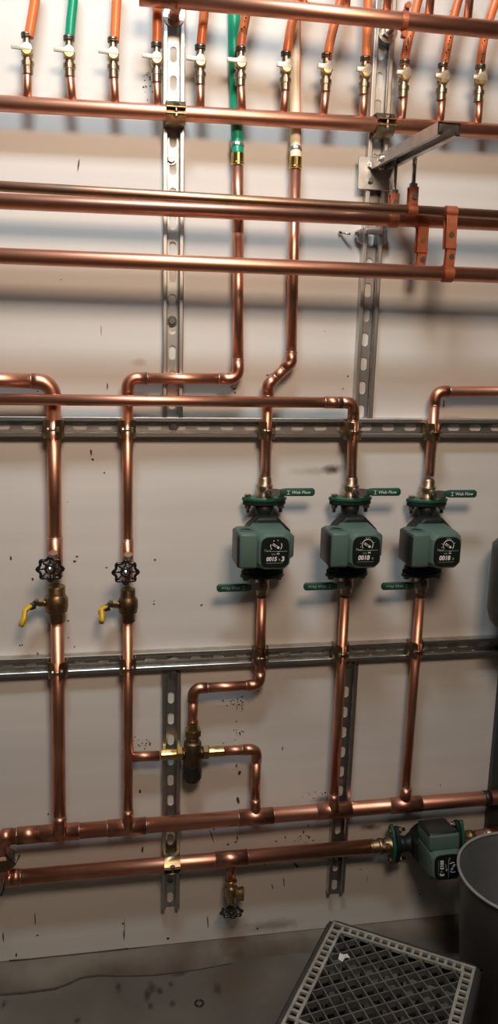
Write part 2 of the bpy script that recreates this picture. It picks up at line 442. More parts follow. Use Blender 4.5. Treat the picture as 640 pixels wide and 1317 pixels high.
# ---------------------------------------------------------------- pipe clamp
def clamp(name, p, axis, r, label, group, base_t=SD, lower=False):
    """two-piece strut clamp round a pipe at p whose axis is 'z' or 'x'"""
    rt = root(name, (p[0], -base_t, p[2]), label, 'clamp', group)
    A = Vector((0, 0, 1)) if axis == 'z' else Vector((1, 0, 0))
    U = Vector((1, 0, 0)) if axis == 'z' else Vector((0, 0, 1))
    Fw = Vector((0, -1, 0)); p = Vector(p); w = .0185; th = .0022
    back = -(-p.y - base_t) - .004      # foot level relative to the pipe axis
    for sg in (-1, 1):
        cl = [(r + .0045, back), (r + .0045, back * .4), (r + .0038, r * .25), (r * .72, r * .86), (.0045, r + .002), (.0045, r + .0125)]
        inn = []
        outl = [(x + (th if i < 4 else th * 0.9), y + (th * .8 if 2 <= i <= 4 else 0)) for i, (x, y) in enumerate(cl)]
        poly = cl + outl[::-1]
        b = MB()
        vs = [p + U * (sg * x) + Fw * y - A * w for x, y in poly] + [p + U * (sg * x) + Fw * y + A * w for x, y in poly]
        n = len(poly)
        m = len(cl)
        fs = [(i, (i + 1) % n, n + (i + 1) % n, n + i) for i in range(n)]
        for i in range(m - 1):
            fs.append((i, i + 1, n - 2 - i, n - 1 - i)); fs.append((n + i, n + i + 1, 2 * n - 2 - i, 2 * n - 1 - i))
        b.add(vs, fs)
        b.build('clamp_half', M['clamp'], rt, bevel=.0004, seg=1)
    q = p + Fw * (r + .0085)
    MB().tube([q - U * .013, q + U * .012], .003, 10).lathe(q + U * .0068, U, [(0, .0062), (.0048, .0062)], 6).lathe(q - U * .0105, U, [(0, .0055), (.0032, .0055)], 16).build('bolt', M['nickel'], rt)
    return rt

R1 = .0143; R34 = .0111; R114 = .01745; R12 = .0079
T1 = .0375; T34 = .0345; TH = .0405

# ---------------------------------------------------------------- upper heating manifold (header, stubs)
TM = .046
hA = P(-30, 131.3, TM); hB = P(680, 171.2, TM)
hA2 = hA + (hA - hB) * .9; hB2 = hB + (hB - hA) * .8
def on(A, B, x): f = (x - A.x) / (B.x - A.x); return A + (B - A) * f
hd = root('manifold_header', on(hA, hB, .14), 'long copper header pipe with a row of twelve small valved stubs on top', 'pipe')
MB().tube([hA2, hB2], R1, 28).build('pipe', M['copper'], hd)
VX = [(35, 67.5, 35, 122, [(37, 48), (41, 25), (45, 0), (50, -40)]),
      (89, 71, 93, 126, [(89.5, 50), (91.5, 25), (94, 0), (96, -40)]),
      (145.5, 73, 148, 130, [(147, 54), (148.5, 28), (150, 0), (153, -40)]),
      (201, 79, 202.5, 133, [(201.5, 58), (202, 40), (202, 10), (202, -40)]),
      (257, 82, 257.5, 137, [(258, 63), (260, 40), (263, 10), (268, -40)]),
      (309, 84, 311, 139, [(309.5, 66), (311, 48), (316, 20), (328, -40)]),
      (367, 90, 364, 143, [(368.5, 72), (370.5, 55), (376, 25), (392, -40)]),
      (419, 92, 415, 146, [(421, 76), (424, 55), (430, 30), (445, -30)]),
      (468.5, 96, 465.5, 149, [(470.5, 80), (471, 60), (472, 35), (474, -40)]),
      (519, 100, 515.7, 152, [(519, 85), (522.5, 62), (530, 30), (545, -30)]),
      (568, 104, 565, 155, [(570, 88), (574, 66), (581, 30), (598, -30)]),
      (616, 106, 613.4, 158, [(617, 90), (619, 68), (626, 35), (648, -30)])]
for (vx, vy, sx, sy, tp) in VX:
    b = P(sx, sy + 5, TM); t = P(vx + .5, vy + 22, TM)
    MB().tube([b, b + (t - b) * .5, t], R12, 18).build('stub', M['copper'], hd)

# small ball valve, built once in local coordinates
def valve_proto():
    rt = root('ball_valve', (0, 0, 0), 'x', 'valve', 'small valves along the top manifold', world=False)
    b = MB().lathe((0, 0, -.036), (0, 0, 1), [(0, .0095), (.012, .0098), (.013, .0115), (.021, .0115), (.022, .0085), (.027, .0085), (.030, .0108), (.040, .0112), (.046, .0085), (.052, .0072), (.060, .0072)], 20, False)
    b.build('body', M['nickel'], rt)
    b = MB().lathe((0, -.004, .002), (0, -1, 0), [(0, .0105), (.009, .0105), (.011, .0085), (.0112, .004)], 24, False)
    b.build('stem_cap', M['seat'], rt)
    lv = MB().prism([(-.027, -.0032), (-.027, .0035), (-.008, .0042), (-.004, .0085), (.004, .0085), (.009, .0045), (.0105, -.003), (.006, -.0048), (-.008, -.0042)], (0, -.0155, .004), (1, 0, 0), (0, 0, 1), -.006)
    lv.build('lever', M['lever'], rt, bevel=.001)
    MB().lathe((0, 0, .0235), (0, 0, 1), [(0, .0098), (.002, .0104), (.0035, .0096), (.005, .0104), (.007, .0104), (.0085, .0096)], 20).build('crimp_ring', M['crimp'], rt)
    return rt
ords = ['first', 'second', 'third', 'fourth', 'fifth', 'sixth', 'seventh', 'eighth', 'ninth', 'tenth', 'eleventh', 'last']
protov = None
vlab = ['farthest left, left of the narrow green tube', 'under the narrow green tube',
        'between the narrow green tube and the left strut', 'touching the left side of the left strut',
        'just right of the left strut', 'partly over the wide green tube', 'partly over the wide beige tube',
        'first to the right of the beige tube', 'next to the left side of the right strut', 'next to the right side of the right strut',
        'above the open end of the steel arm', 'farthest right on the manifold']
for i, (vx, vy, sx, sy, tp) in enumerate(VX):
    p = P(vx, vy, TM)
    if protov is None: protov = valve_proto(); o = protov
    else: o = copy_tree(protov)
    o.location = p
    o['label'] = 'small brass ball valve ' + vlab[i]
    s_ = 1.0
    lv = [c for c in o.children if c.name.startswith('lever')][0]
    if i >= 6:
        lv.scale = (.8, 1, 1.25); lv.location = (.002, 0, 0)
    pts = [P(px, py, TM) for px, py in tp]
    # smooth curve
    cur = []
    for k in range(len(pts) - 1):
        p0 = pts[max(k - 1, 0)]; p1 = pts[k]; p2 = pts[k + 1]; p3 = pts[min(k + 2, len(pts) - 1)]
        for j in range(8):
            u = j / 8; cur.append(.5 * ((2 * p1) + (p2 - p0) * u + (2 * p0 - 5 * p1 + 4 * p2 - p3) * u * u + (3 * p1 - p0 - 3 * p2 + p3) * u ** 3))
    cur.append(pts[-1])
    green = i == 1
    lab = ['orange plastic tube at the far left, left of the narrow green tube', 'narrow green plastic tube at the top left', 'orange plastic tube just right of the narrow green tube',
           'orange plastic tube hugging the left side of the left strut', 'orange plastic tube just right of the left strut', 'orange printed plastic tube partly over the wide green tube',
           'orange plastic tube partly over the wide beige tube', 'orange plastic tube leaning right, first right of the beige tube', 'upright orange plastic tube against the left side of the right strut',
           'orange plastic tube leaning right, next to the right side of the right strut', 'leaning orange plastic tube, second from the right edge', 'leaning orange plastic tube nearest the right edge'][i]
    rt = root('plastic_tube', pts[0], lab, 'tube', 'plastic tubes above the top manifold')
    MB().tube(cur, .0087, 18).build('tube', M['green_pex' if green else 'orange'], rt)
    if i in (5, 9, 10, 11):
        b = MB(); rnd = random.Random(i)
        for k in range(4, 18):
            c = cur[k]; 
            if rnd.random() < .8:
                b.box(c + Vector((-.002 + rnd.uniform(-.002, .002), -.00855, 0)), (rnd.uniform(.001, .003), .0006, rnd.uniform(.002, .004)))
        b.build('print', M['label'], rt)

# wide tubes feeding the two copper risers
for (nm, m, pts, lab, wide) in [
    ('green', 'green_pex', [(301, -40, .020), (301, 60, .016), (303, 120, .0135), (304.5, 165, .018), (305.5, 200, .0315)], 'wide green plastic tube passing behind the manifold into a copper riser', .0118),
    ('beige', 'beige_pex', [(379, -40, .020), (379, 60, .016), (379, 130, .0135), (379.5, 170, .018), (380, 205, .0315)], 'wide translucent beige plastic tube with a red stripe, behind the manifold', .0112)]:
    q = [P(a, b, c) for a, b, c in pts]; cur = []
    for k in range(len(q) - 1):
        p0 = q[max(k - 1, 0)]; p1 = q[k]; p2 = q[k + 1]; p3 = q[min(k + 2, len(q) - 1)]
        for j in range(8):
            u = j / 8; cur.append(.5 * ((2 * p1) + (p2 - p0) * u + (2 * p0 - 5 * p1 + 4 * p2 - p3) * u * u + (3 * p1 - p0 - 3 * p2 + p3) * u ** 3))
    cur.append(q[-1])
    rt = root('plastic_tube', q[-1], lab, 'tube')
    MB().tube(cur, wide, 24).build('tube', M[m], rt)
    if nm == 'beige': MB().tube([c + Vector((.0085, -.0075, 0)) for c in cur[:-3]], .0014, 6).build('stripe', M['redline'], rt)
    e = q[-1]; d = (q[-1] - q[-2]).normalized()
    MB().lathe(cur[-5], cur[-3] - cur[-5], [(0, wide + .001), (.002, wide + .0018), (.006, wide + .0018), (.008, wide + .001)], 20).build('crimp_ring', M['steel'], rt)
    MB().lathe(e + Vector((0, 0, .004)), (0, 0, -1), [(0, .0125), (.016, .0125), (.018, .0135), (.021, .0135), (.022, .012)], 20).build('adapter', M['brass_bright'], rt)

# upper diagonal-looking supply header, held off the wall by two rods
dA = P(182, -5.5, .085); dB = P(690, 43.5, .135)
dh = root('supply_header', dA, 'copper supply header crossing the top right, in front of the plastic tubes', 'pipe')
R_ = .0152
MB().tube([dA, dA + (dB - dA) * 1.12], R_, 28).build('pipe', M['copper'], dh)
MB().tube([dA - (dB - dA).normalized() * .004, on(dA, dB, P(226, 2, .09).x)], R_ + .0016, 28).build('end_coupling', M['copper_fit'], dh)
for px in (382, 437, 490, 545, 596):
    f = (px - 182) / (690 - 182); c = dA + (dB - dA) * f
    MB().tube([c + Vector((0, 0, R_ - .004)), c + Vector((.004, 0, .13))], R12, 16).build('stub', M['copper'], dh)
for (px, py, cc) in ((223, 21, 'copper'), (498, 42, 'bolt')):
    p = P(px, py, SD)
    t_ = .083 if px < 300 else .115
    target = on(dA, dB, p.x)
    rt = root('pipe_standoff', p, 'round washer and ' + ('copper sleeve' if cc == 'copper' else 'steel rod') + ' holding the upper header off the ' + ('left' if px < 300 else 'right') + ' strut', 'bracket', 'standoffs of the upper header')
    MB().lathe(p, (0, -1, 0), [(0, .0195), (.003, .0195)], 28).build('washer', M['bolt'], rt)
    q = Vector((p.x + .003, target.y + .008, p.z + .004))
    MB().tube([p, q], .0098 if cc == 'copper' else .007, 18).build('rod', M[cc], rt)
    MB().lathe(p + Vector((0, -.003, 0)), (0, -1, 0), [(0, .0125), (.008, .0125)], 6).build('nut', M['bolt'], rt)
p = dA + (dB - dA) * ((513 - 182) / 508)
rt = root('pipe_hanger', p, 'red-brown hanger loop around the upper header above the right strut', 'hanger')
dx = (dB - dA).normalized()
MB().lathe(p - dx * .0045, dx, [(0, R_ + .0005), (0, R_ + .002), (.009, R_ + .002), (.009, R_ + .0005)], 28).build('band', M['hanger'], rt)
for s_, x_ in ((1, .004), (-1, 0)):
    MB().box(p + Vector((x_, 0, s_ * (R_ + .007))), (.008, .004, .014)).build('ear', M['hanger'], rt)
    MB().lathe(p + Vector((x_, .006, s_ * (R_ + .009))), (0, -1, 0), [(0, .004), (.012, .004), (.012, .0055), (.016, .0055)], 12).build('bolt', M['hanger'], rt)

# ---------------------------------------------------------------- three long pipes on the bracket
def longpipe(p0, p1, r, m, lab):
    A = P(*p0); B = P(*p1); d = B - A
    A2 = A - d * 1.0; B2 = B + d * .9
    rt = root('copper_pipe', A, lab, 'pipe'); MB().tube([A2, B2], r, 28).build('pipe', M[m], rt); return A2, B2
U0, U1 = longpipe((0, 239.5, .126), (640, 276.5, .126), .0092, 'copper_old', 'thin tarnished copper pipe, topmost of the three long pipes under the bracket')
S0, S1 = longpipe((0, 258.5, .085), (640, 287.5, .085), R1, 'copper', 'copper pipe just behind and below the thin tarnished long pipe')
TL0, TL1 = longpipe((0, 329, .130), (640, 354.5, .130), R1, 'copper', 'shiny copper pipe, lowest and nearest of the three long pipes under the bracket')

# bracket: plate, arm, spring nuts
bx = P(482, 220, SD)
br = root('strut_bracket', bx, 'galvanised steel bracket with a strut arm reaching out from the right strut', 'bracket')
a0 = P(489, 212, .028); a1 = P(577, 166, .31)
def channel_arm(a, b):
    d = (b - a).normalized(); up = Vector((0, 0, -1)); up = (up - d * up.dot(d)).normalized(); s = d.cross(up); L = (b - a).length; h = SW / 2
    bm = MB()
    def Q(l, x, y): return a + d * l + s * x + up * y
    prof = [(-h, 0), (h, 0), (h, SD), (h - .0075, SD), (h - .009, SD - .0015), (h - .009, SD - .006), (h - .0068, SD - .006), (h - .0068, SD - .0025), (h - ST, SD - .0025), (h - ST, ST),
            (-h + ST, ST), (-h + ST, SD - .0025), (-h + .0068, SD - .0025), (-h + .0068, SD - .006), (-h + .009, SD - .006), (-h + .009, SD - .0015), (-h + .0075, SD), (-h, SD)]
    n = len(prof)
    vs = [Q(0, x, y - SD / 2) for x, y in prof] + [Q(L, x, y - SD / 2) for x, y in prof]
    bm.add(vs, [(i, (i + 1) % n, n + (i + 1) % n, n + i) for i in range(n)])
    return bm, d, s, up
bm, ad, as_, au = channel_arm(a0, a1)
bm.build('arm', M['steel'], br)
# side gusset and back plate against the strut
bp = MB().box(Vector((.541, -SD - .003, P(480, 224, SD).z)), (.068, .005, .062)); bp.build('back_plate', M['steel'], br, bevel=.001, seg=1)
x0 = .548 + .0225
MB().add([(x0, -SD - .004, a0.z + .022), (x0, -SD - .055, a0.z + .016), (x0, -SD - .055, a0.z + .004), (x0, -SD - .004, a0.z - .03),
          (x0 + .003, -SD - .004, a0.z + .022), (x0 + .003, -SD - .055, a0.z + .016), (x0 + .003, -SD - .055, a0.z + .004), (x0 + .003, -SD - .004, a0.z - .03)],
         [(0, 1, 2, 3), (4, 5, 6, 7), (0, 1, 5, 4), (1, 2, 6, 5), (2, 3, 7, 6), (3, 0, 4, 7)]).build('gusset', M['steel'], br)
for (px, py, t) in ((476, 213, .027), (476, 232, .027), (489, 215, .05)):
    hexbolt(br, P(px, py, t), (0, -1, 0), .006, M['bolt'], washer=False)
hexbolt(br, a0 + ad * .05 - as_ * (SW / 2) if as_.x > 0 else a0 + ad * .05 + as_ * (SW / 2), (-1, 0, 0), .006, M['bolt'])
# beam-clamp fitting lower on the strut
uf = root('strut_fitting', P(482, 302, SD), 'grey steel fitting with side wings bolted across the right strut below the long pipes', 'bracket')
pz = P(482, 301, SD).z
MB().box((.548, -SD - .002, pz + .004), (.036, .004, .011)).build('plate', M['steel'], uf, bevel=.001, seg=1)
for sg in (-1, 1):
    MB().prism([(0, .014), (sg * .009, .008), (sg * .011, -.014), (0, -.022)], (.548 + sg * .021, -SD * .2, pz), (1, 0, 0), (0, 0, 1), .014).build('wing', M['steel'], uf, bevel=.001, seg=1)
hexbolt(uf, Vector((.548 - .032, -.012, pz)), (-1, 0, 0), .006, M['bolt'])
# stray screw
MB_ = MB().tube([P(437, 299, .004), P(450, 301, .02)], .0022, 8).lathe(P(437, 299, .004), P(437, 299, .004) - P(450, 301, .02), [(0, .0045), (.003, .0035)], 12)
sc = MB_.build('screw', M['bolt'], None); tag(sc, 'loose zinc screw sticking out of the wall left of the right strut', 'screw')

# hangers
def band(rt, c, d, r, wid=.018, name='band'):
    MB().lathe(c - d * wid / 2, d, [(0, r + .0004), (0, r + .0026), (wid, r + .0026), (wid, r + .0004)], 28).build(name, M['hanger'], rt)
def hanger_up(px, A, B, r, top_px, lab):
    """clevis hung on a threaded rod from the arm, gripping pipe AB"""
    f = (px - 0) ; 
    # point of the pipe above pixel px
    best = None
    for i in range(2001):
        q = A + (B - A) * (i / 2000); v = q - CAM
        u = v.dot(W(RX)) / v.dot(W(RF)) * F + 320
        if best is None or abs(u - px) < best[0]: best = (abs(u - px), q)
    c = best[1]; d = (B - A).normalized()
    rt = root('pipe_hanger', c, lab, 'hanger', 'hangers of the long pipes')
    band(rt, c, d, r)
    h = .030
    for sg in (-1, 1):
        MB().box(c + Vector((0, sg * .0065, r + h / 2)), (.018, .0026, h)).build('ear', M['hanger'], rt, bevel=.0006, seg=1)
    MB().box(c + Vector((0, 0, r + h + .001)), (.018, .0155, .0026)).build('cap', M['hanger'], rt)
    MB().lathe(c + Vector((.001, .012, r + h * .5)), (0, -1, 0), [(0, .003), (.019, .003), (.019, .0062), (.0235, .0062)], 8).build('bolt', M['bolt'], rt)
    # rod up through the arm
    lam = (c - a0).dot(Vector((0, 1, 0))) / ad.y
    top = a0 + ad * lam
    zt_ = top.z + .016
    MB().tube([c + Vector((0, 0, r + h)), Vector((c.x, c.y, zt_))], .0042, 12).build('rod', M['bolt'], rt)
    MB().lathe(c + Vector((0, 0, r + h + .002)), (0, 0, 1), [(0, .008), (.007, .008)], 6).build('nut', M['bolt'], rt)
    MB().lathe(Vector((c.x, c.y, top.z + .0105)), (0, 0, 1), [(0, .0065), (.0055, .0065)], 6).build('nut', M['bolt'], rt)
    return c
hanger_up(505, S0, S1, R1, 0, 'red-brown hanger on a threaded rod nearest the wall, gripping the middle long pipe')
hanger_up(529.5, U0, U1, .0092, 0, 'red-brown hanger on a threaded rod farther out on the arm, gripping the thin long pipe')
def hanger_down(pxu, A, B, ru, pxl, A2, B2, rl, lab, full=True):
    def find(px, A, B):
        best = None
        for i in range(2001):
            q = A + (B - A) * (i / 2000); v = q - CAM; u = v.dot(W(RX)) / v.dot(W(RF)) * F + 320
            if best is None or abs(u - px) < best[0]: best = (abs(u - px), q)
        return best[1]
    c = find(pxu, A, B); d = (B - A).normalized()
    e = find(pxl, A2, B2); e = e.copy()
    if not full: e = Vector((c.x, c.y + .004, e.z))
    rt = root('pipe_hanger', c, lab, 'hanger', 'hangers of the long pipes')
    band(rt, c, d, ru, .0225)
    mid = c + (e - c) * .60
    dn = (e - c).normalized()
    for sg in (-1, 1):
        a_ = c + Vector((0, sg * .007, -ru * .8)); b_ = mid + Vector((0, sg * .007, 0))
        L = (b_ - a_); q = L.to_track_quat('Z', 'X').to_matrix()
        MB().prism([(-.011, 0), (.011, 0), (.011, L.length), (-.011, L.length)], a_ - Vector((0, .0013, 0)), (1, 0, 0), L.normalized(), -.0026).build('strap', M['hanger'], rt, bevel=.0006, seg=1)
    g = c + (mid - c) * .62
    MB().lathe(g + Vector((0, .0115, 0)), (0, -1, 0), [(0, .0055), (.003, .0055), (.003, .003), (.019, .003), (.019, .0068), (.0235, .0060)], 10).build('bolt', M['brass'], rt)
    # lower clip
    for sg in (-1, 1):
        a_ = c + (mid - c) * .86 + Vector((.004, sg * .0045, 0)); b_ = e + Vector((.0, sg * .0045, rl * .85 if full else rl * .6))
        L = b_ - a_
        MB().prism([(-.0095, 0), (.0095, 0), (.0095, L.length), (-.0095, L.length)], a_ - Vector((0, .0013, 0)), (1, 0, 0), L.normalized(), -.0026).build('clip', M['hanger'], rt, bevel=.0006, seg=1)
    g = c + (e - c) * .72
    MB().lathe(g + Vector((.003, .010, 0)), (0, -1, 0), [(0, .0055), (.003, .0055), (.003, .003), (.016, .003), (.016, .0062), (.020, .0056)], 8).build('bolt', M['bolt'], rt)
    if full: band(rt, e, (B2 - A2).normalized(), rl, .019, 'lower_band')
hanger_down(543, S0, S1, R1, 541, TL0, TL1, R1, 'red-brown double strap hanging below the middle long pipe, its foot behind the lowest pipe', full=False)
hanger_down(579, U0, U1, .0092, 575, TL0, TL1, R1, 'red-brown double strap farthest right, joining the thin long pipe to the lowest')

# ---------------------------------------------------------------- risers and cross pipes
LINE_T = .067
hdA = P(3, 1076.5, TH); hdB = P(650, 1024.5, TH)
hd2 = root('bottom_header', hdA, 'thick copper header along the wall bottom that all risers stand on, upper of the two', 'pipe')
# left large riser
def pxl(seq): return [P(a, b, c) for a, b, c in seq]
r1 = root('copper_riser', P(68, 560, T1), 'thick copper riser above the large bronze ball valve, bent left at its top', 'pipe', None)
run(r1, pxl([(-60, 487, T1), (68.5, 491, T1), (71, 740, T1)]), R1, elbow_r=.03, cup=.012)
low = pxl([(73.5, 790, T1), (77.5, 1040, T1)])
hdA = P(3, 1076.5, TH); hdB = P(650, 1024.5, TH)
def hx(px):
    best = None
    for i in range(4001):
        q = hdA + (hdB - hdA) * (i / 4000); v = q - CAM; u = v.dot(W(RX)) / v.dot(W(RF)) * F + 320
        if best is None or abs(u - px) < best[0]: best = (abs(u - px), q)
    return best[1].copy()
def foot(rt, top, px, t, r):
    """straight lower riser into a tee on the bottom header with a small forward set"""
    c = hx(px); c1 = Vector((c.x, -t, c.z + .030))
    MB().tube([top, c1 + Vector((0, 0, .012))], r, 24).build('pipe', M['copper'], rt)
    c2 = Vector((c.x, -t - .010, c.z + .008))
    o = MB().tube([c1 + Vector((0, 0, .012)), c1, c1 + Vector((0, -.003, -.010)), c2, c2 + Vector((0, .012, -.012))], r + .0013, 24).build('tee_branch', M['copper_fit'], hd2)
    sub(ring_mb(c1 + Vector((0, 0, .012)), (0, 0, 1), r + .0006), 'solder_ring', M['solder'], o, hd2)
r1b = root('copper_riser', P(73.5, 799, T1), 'thick copper riser below the large bronze ball valve, down to the bottom header', 'pipe')
foot(r1b, P(73.6, 797, T1), 77, T1 + .006, R1)
fitting(r1, P(70.6, 691, T1), P(71, 742, T1), R1, 'tee')
r2 = root('copper_riser', P(163, 600, T34), 'thin copper riser from the green tube down to the smaller bronze ball valve', 'pipe', None)
run(r2, pxl([(305.5, 214, .0315), (306, 300, .0325), ]), R34)
run(r2, pxl([(306, 300, .0325), (306, 487.5, T34), (164, 486.5, T34), (163.8, 745, T34)]), R34, elbow_r=.02, cup=.02)
r2b = root('copper_riser', P(164.4, 799, T34), 'thin copper riser below the smaller bronze ball valve, with a branch to the mixing valve', 'pipe')
foot(r2b, P(164.4, 797, T34), 164.5, T34 + .006, R34)
fitting(r2, P(163.8, 694, T34), P(163.9, 744, T34), R34, 'tee')
fitting(r2b, P(164.4, 962, T34), P(164.4, 986, T34), R34, 'tee')
MB().tube([P(166, 973.5, T34), P(205, 972, T34)], R34, 24).build('branch', M['copper'], r2b)

# line across in front of the risers, into the middle pump
r3 = root('copper_pipe', P(455, 518, .05), 'long copper cross pipe passing in front of the risers into the middle pump', 'pipe', None)
run(r3, [P(-60, 513, LINE_T), P(454.5, 518, .056), P(452, 612, .048)], R34, elbow_r=.016, cup=.02)
fitting(r3, P(417, 517.6, .0569), P(440, 517.8, .0563), R34, 'coupling')
r4 = root('copper_riser', P(344, 500, T34), 'copper riser with a slanted offset, from the beige tube to the left pump', 'pipe', None)
run(r4, pxl([(379.8, 218, .0315), (374, 466, T34), (344.5, 495, T34), (341.5, 612, T34)]), R34, elbow_r=.014, cup=.016)
r5 = root('copper_riser', P(556, 510, T34), 'copper riser bent to the right at its top, above the right pump', 'pipe', None)
run(r5, pxl([(1150, 504, T34), (560, 503.5, T34), (551.8, 612, T34)]), R34, elbow_r=.018, cup=.012)

# bottom header and return
MB().tube([hdA + (hdB - hdA).normalized() * .012, hdB + (hdB - hdA) * .9], R114, 28).build('pipe', M['copper'], hd2)
o = MB().tube([hx(621), hx(629.5)], R114 + .001, 24).build('tape_band', M['black'], hd2)
for (x0, x1, nm) in ((22, 50, 'coupling'), (50, 102, 'tee'), (138, 188, 'tee'), (306, 351, 'tee'), (406, 451, 'tee'), (500, 541, 'tee')):
    fitting(hd2, hx(x0), hx(x1), R114, nm)
RT = .040
reA = P(12, 1129.5, RT); reB = P(480, 1088.3, RT)
rr = root('return_pipe', reA, 'thick copper return pipe below the bottom header, ending at the dark horizontal pump', 'pipe')
MB().tube([reA, reB], R114, 28).build('pipe', M['copper'], rr)
def rx(px):
    f = (px - 12) / (478 - 12); best = None
    for i in range(3001):
        q = reA + (reB - reA) * (i / 3000); v = q - CAM; u = v.dot(W(RX)) / v.dot(W(RF)) * F + 320
        if best is None or abs(u - px) < best[0]: best = (abs(u - px), q)
    return best[1].copy()
fitting(rr, rx(276), rx(318), R114, 'tee'); fitting(rr, rx(14), rx(27), R114, 'coupling')
c = rx(297); MB().tube([c, P(297, 1133, RT)], .0112, 20).build('branch', M['copper_fit'], rr)
# left end: header turns down into the return through a union
le = root('pipe_union', P(6, 1100, TH), 'dark copper bend and union joining both bottom pipes at the left edge', 'fitting')
e0 = hdA + (hdB - hdA).normalized() * .02
s = P(2, 1076.5, TH); b = P(3, 1131, TH)
pth = [e0, s + Vector((.008, 0, .0)), s + Vector((0, -.001, -.008)), s + Vector((-.001, -.001, -.02)), b + Vector((0, 0, .02)), b + Vector((.002, 0, .008)), b + Vector((.012, 0, .0)), reA + Vector((.008, 0, .001))]
MB().tube(pth, R114 + .001, 24).build('bend', M['copper_fit'], le)
um = P(4, 1105, TH)
MB().lathe(um + Vector((0, 0, .018)), (0, 0, -1), [(0, .021), (.006, .026), (.03, .027), (.036, .022)], 8).build('union_nut', M['bronze'], le)
MB().tube([P(6, 1094, .06), P(20, 1112, .068), P(25, 1100, .07)], .0022, 8).build('wire_tie', M['black'], le)
MB().tube([P(4, 1130, .06), P(5, 1144, .066), P(1, 1152, .066)], .0024, 8).build('wire_tie', M['black'], le)

# ---------------------------------------------------------------- clamps
gm = 'strut clamps'
def vclamp(px, py, t, r, lab, base=SD):
    p = P(px, py, t); clamp('pipe_clamp', p, 'z', r, lab, gm, base)
vclamp(68.8, 551, T1, R1, 'brass-coloured two-piece clamp holding the thick left riser on the upper rail')
vclamp(163.5, 551.5, T34, R34, 'brass-coloured clamp holding the second riser on the upper rail')
vclamp(343, 553, T34, R34, 'brass-coloured clamp on the upper rail above the left pump')
vclamp(453.6, 554, .053, R34, 'brass-coloured clamp on the upper rail above the middle pump')
vclamp(556, 555, T34, R34, 'brass-coloured clamp on the upper rail above the right pump')
vclamp(74.2, 860, T1, R1, 'brass-coloured clamp holding the thick left riser on the lower rail')
vclamp(164.4, 856, T34, R34, 'brass-coloured clamp holding the second riser on the lower rail')
vclamp(335, 843, T34, R34, 'brass-coloured clamp on the lower rail below the left pump')
vclamp(438.5, 838, T34 + .004, R34, 'brass-coloured clamp on the lower rail below the middle pump')
vclamp(534.5, 834, T34, R34, 'brass-coloured clamp on the lower rail below the right pump')
p = on(hA, hB, .138); clamp('pipe_clamp', p, 'x', R1, 'brass-coloured clamp holding the top manifold header on the left strut', gm)
p = on(hA, hB, .549); clamp('pipe_clamp', p, 'x', R1, 'brass-coloured clamp holding the top manifold header on the right strut', gm)
p = on(reA, reB, .1375); clamp('pipe_clamp', p, 'x', R114, 'bright brass-coloured clamp holding the return pipe on the hanging left strut', gm)

# ---------------------------------------------------------------- handwheel
def wheel(rt, c, ax, R, m='blackgloss', lobes=8, hubm='bolt'):
    c = Vector(c); ax = Vector(ax).normalized()
    ref = Vector((0, 0, 1)) if abs(ax.z) < .9 else Vector((0, 1, 0)); u = ax.cross(ref).normalized(); w = ax.cross(u)
    n = lobes * 8; pts = []
    for i in range(n + 2):
        a = 2 * PI * i / n; k = abs(math.cos(a * lobes / 2)); rr = R * (.80 + .20 * k ** 3)
        pts.append(c + (u * math.cos(a) + w * math.sin(a)) * rr)
    b = MB().tube(pts, .0030, 8, cap=False)
    for i in range(lobes):
        a = 2 * PI * i / lobes; dd = u * math.cos(a) + w * math.sin(a)
        b.tube([c + dd * R * .36 - ax * .002, c + dd * R * .95], .0019, 8)
    b.lathe(c - ax * .004, ax, [(0, R * .42), (.004, R * .44), (.006, R * .36), (.007, R * .2)], 24, True)
    o = b.build('handwheel', M[m], rt)
    sub(MB().lathe(c + ax * .0025, ax, [(0, .0065), (.003, .0065), (.006, .004), (.007, .002)], 12), 'wheel_nut', M[hubm], o, rt)
for (px, pyw, pyo, rb, lab, t0, pxo) in ((64.5, 732, 715, R1, 'drain valve with black handwheel on the thick left riser', T1, 68.5), (161.5, 736, 717, R34, 'drain valve with black handwheel on the second riser', T34, 165)):
    cw = P(px, pyw, .093); st = P(px + 3, pyw - 6, t0 + rb - .003)
    rt = root('drain_valve', st, lab, 'valve', 'handwheel drain valves')
    MB().tube([st, st + (cw - st) * .85], .0095, 18).lathe(st, cw - st, [(0, .012), (.012, .012), (.013, .010), (.022, .0125), (.032, .0125)], 8).build('body', M['nickel'], rt)
    o_ = P(pxo, pyo, t0 + rb + .012)
    MB().tube([st + (cw - st) * .35, o_ + Vector((0, .0, -.002)), o_ + Vector((0, -.004, .007))], .0085, 18).lathe(o_, (0, -.5, 1), [(0, .0085), (.001, .0102), (.003, .0085), (.004, .0102), (.006, .0085), (.007, .0102), (.009, .0088)], 18).build('outlet', M['nickel'], rt)
    wheel(rt, cw, (0.0, -1, -.12), .0262)
# ball valves on the two risers
def ballvalve(p, r, lab, s, tip):
    rt = root('ball_valve', p, lab, 'valve', 'yellow-handled ball valves')
    H = .037 * s
    prof = [(-H, r + .004), (-H + .018 * s, r + .004), (-H + .021 * s, r + .0065), (-.016 * s, r + .0085), (-.010 * s, r + .0085), (-.008 * s, r + .0100), (.010 * s, r + .0100), (.018 * s, r + .0055), (.020 * s, r + .0045), (H - .001, r + .0045), (H, r + .0025)]
    MB().lathe(p, (0, 0, 1), prof, 24, False).build('body', M['bronze' if s < 1 else 'brass_dk'], rt, bevel=.0006, seg=1)
    e = p + Vector((-(r + .024), -.006, .004))
    MB().tube([p + Vector((-r, 0, .002)), e], .0072, 16).lathe(e + Vector((.014, 0, 0)), (-1, 0, 0), [(0, .0092), (.010, .0092)], 6).build('stem', M['brass'], rt)
    q = e + Vector((-.002, 0, 0))
    lev = root_lever(rt, q, tip)
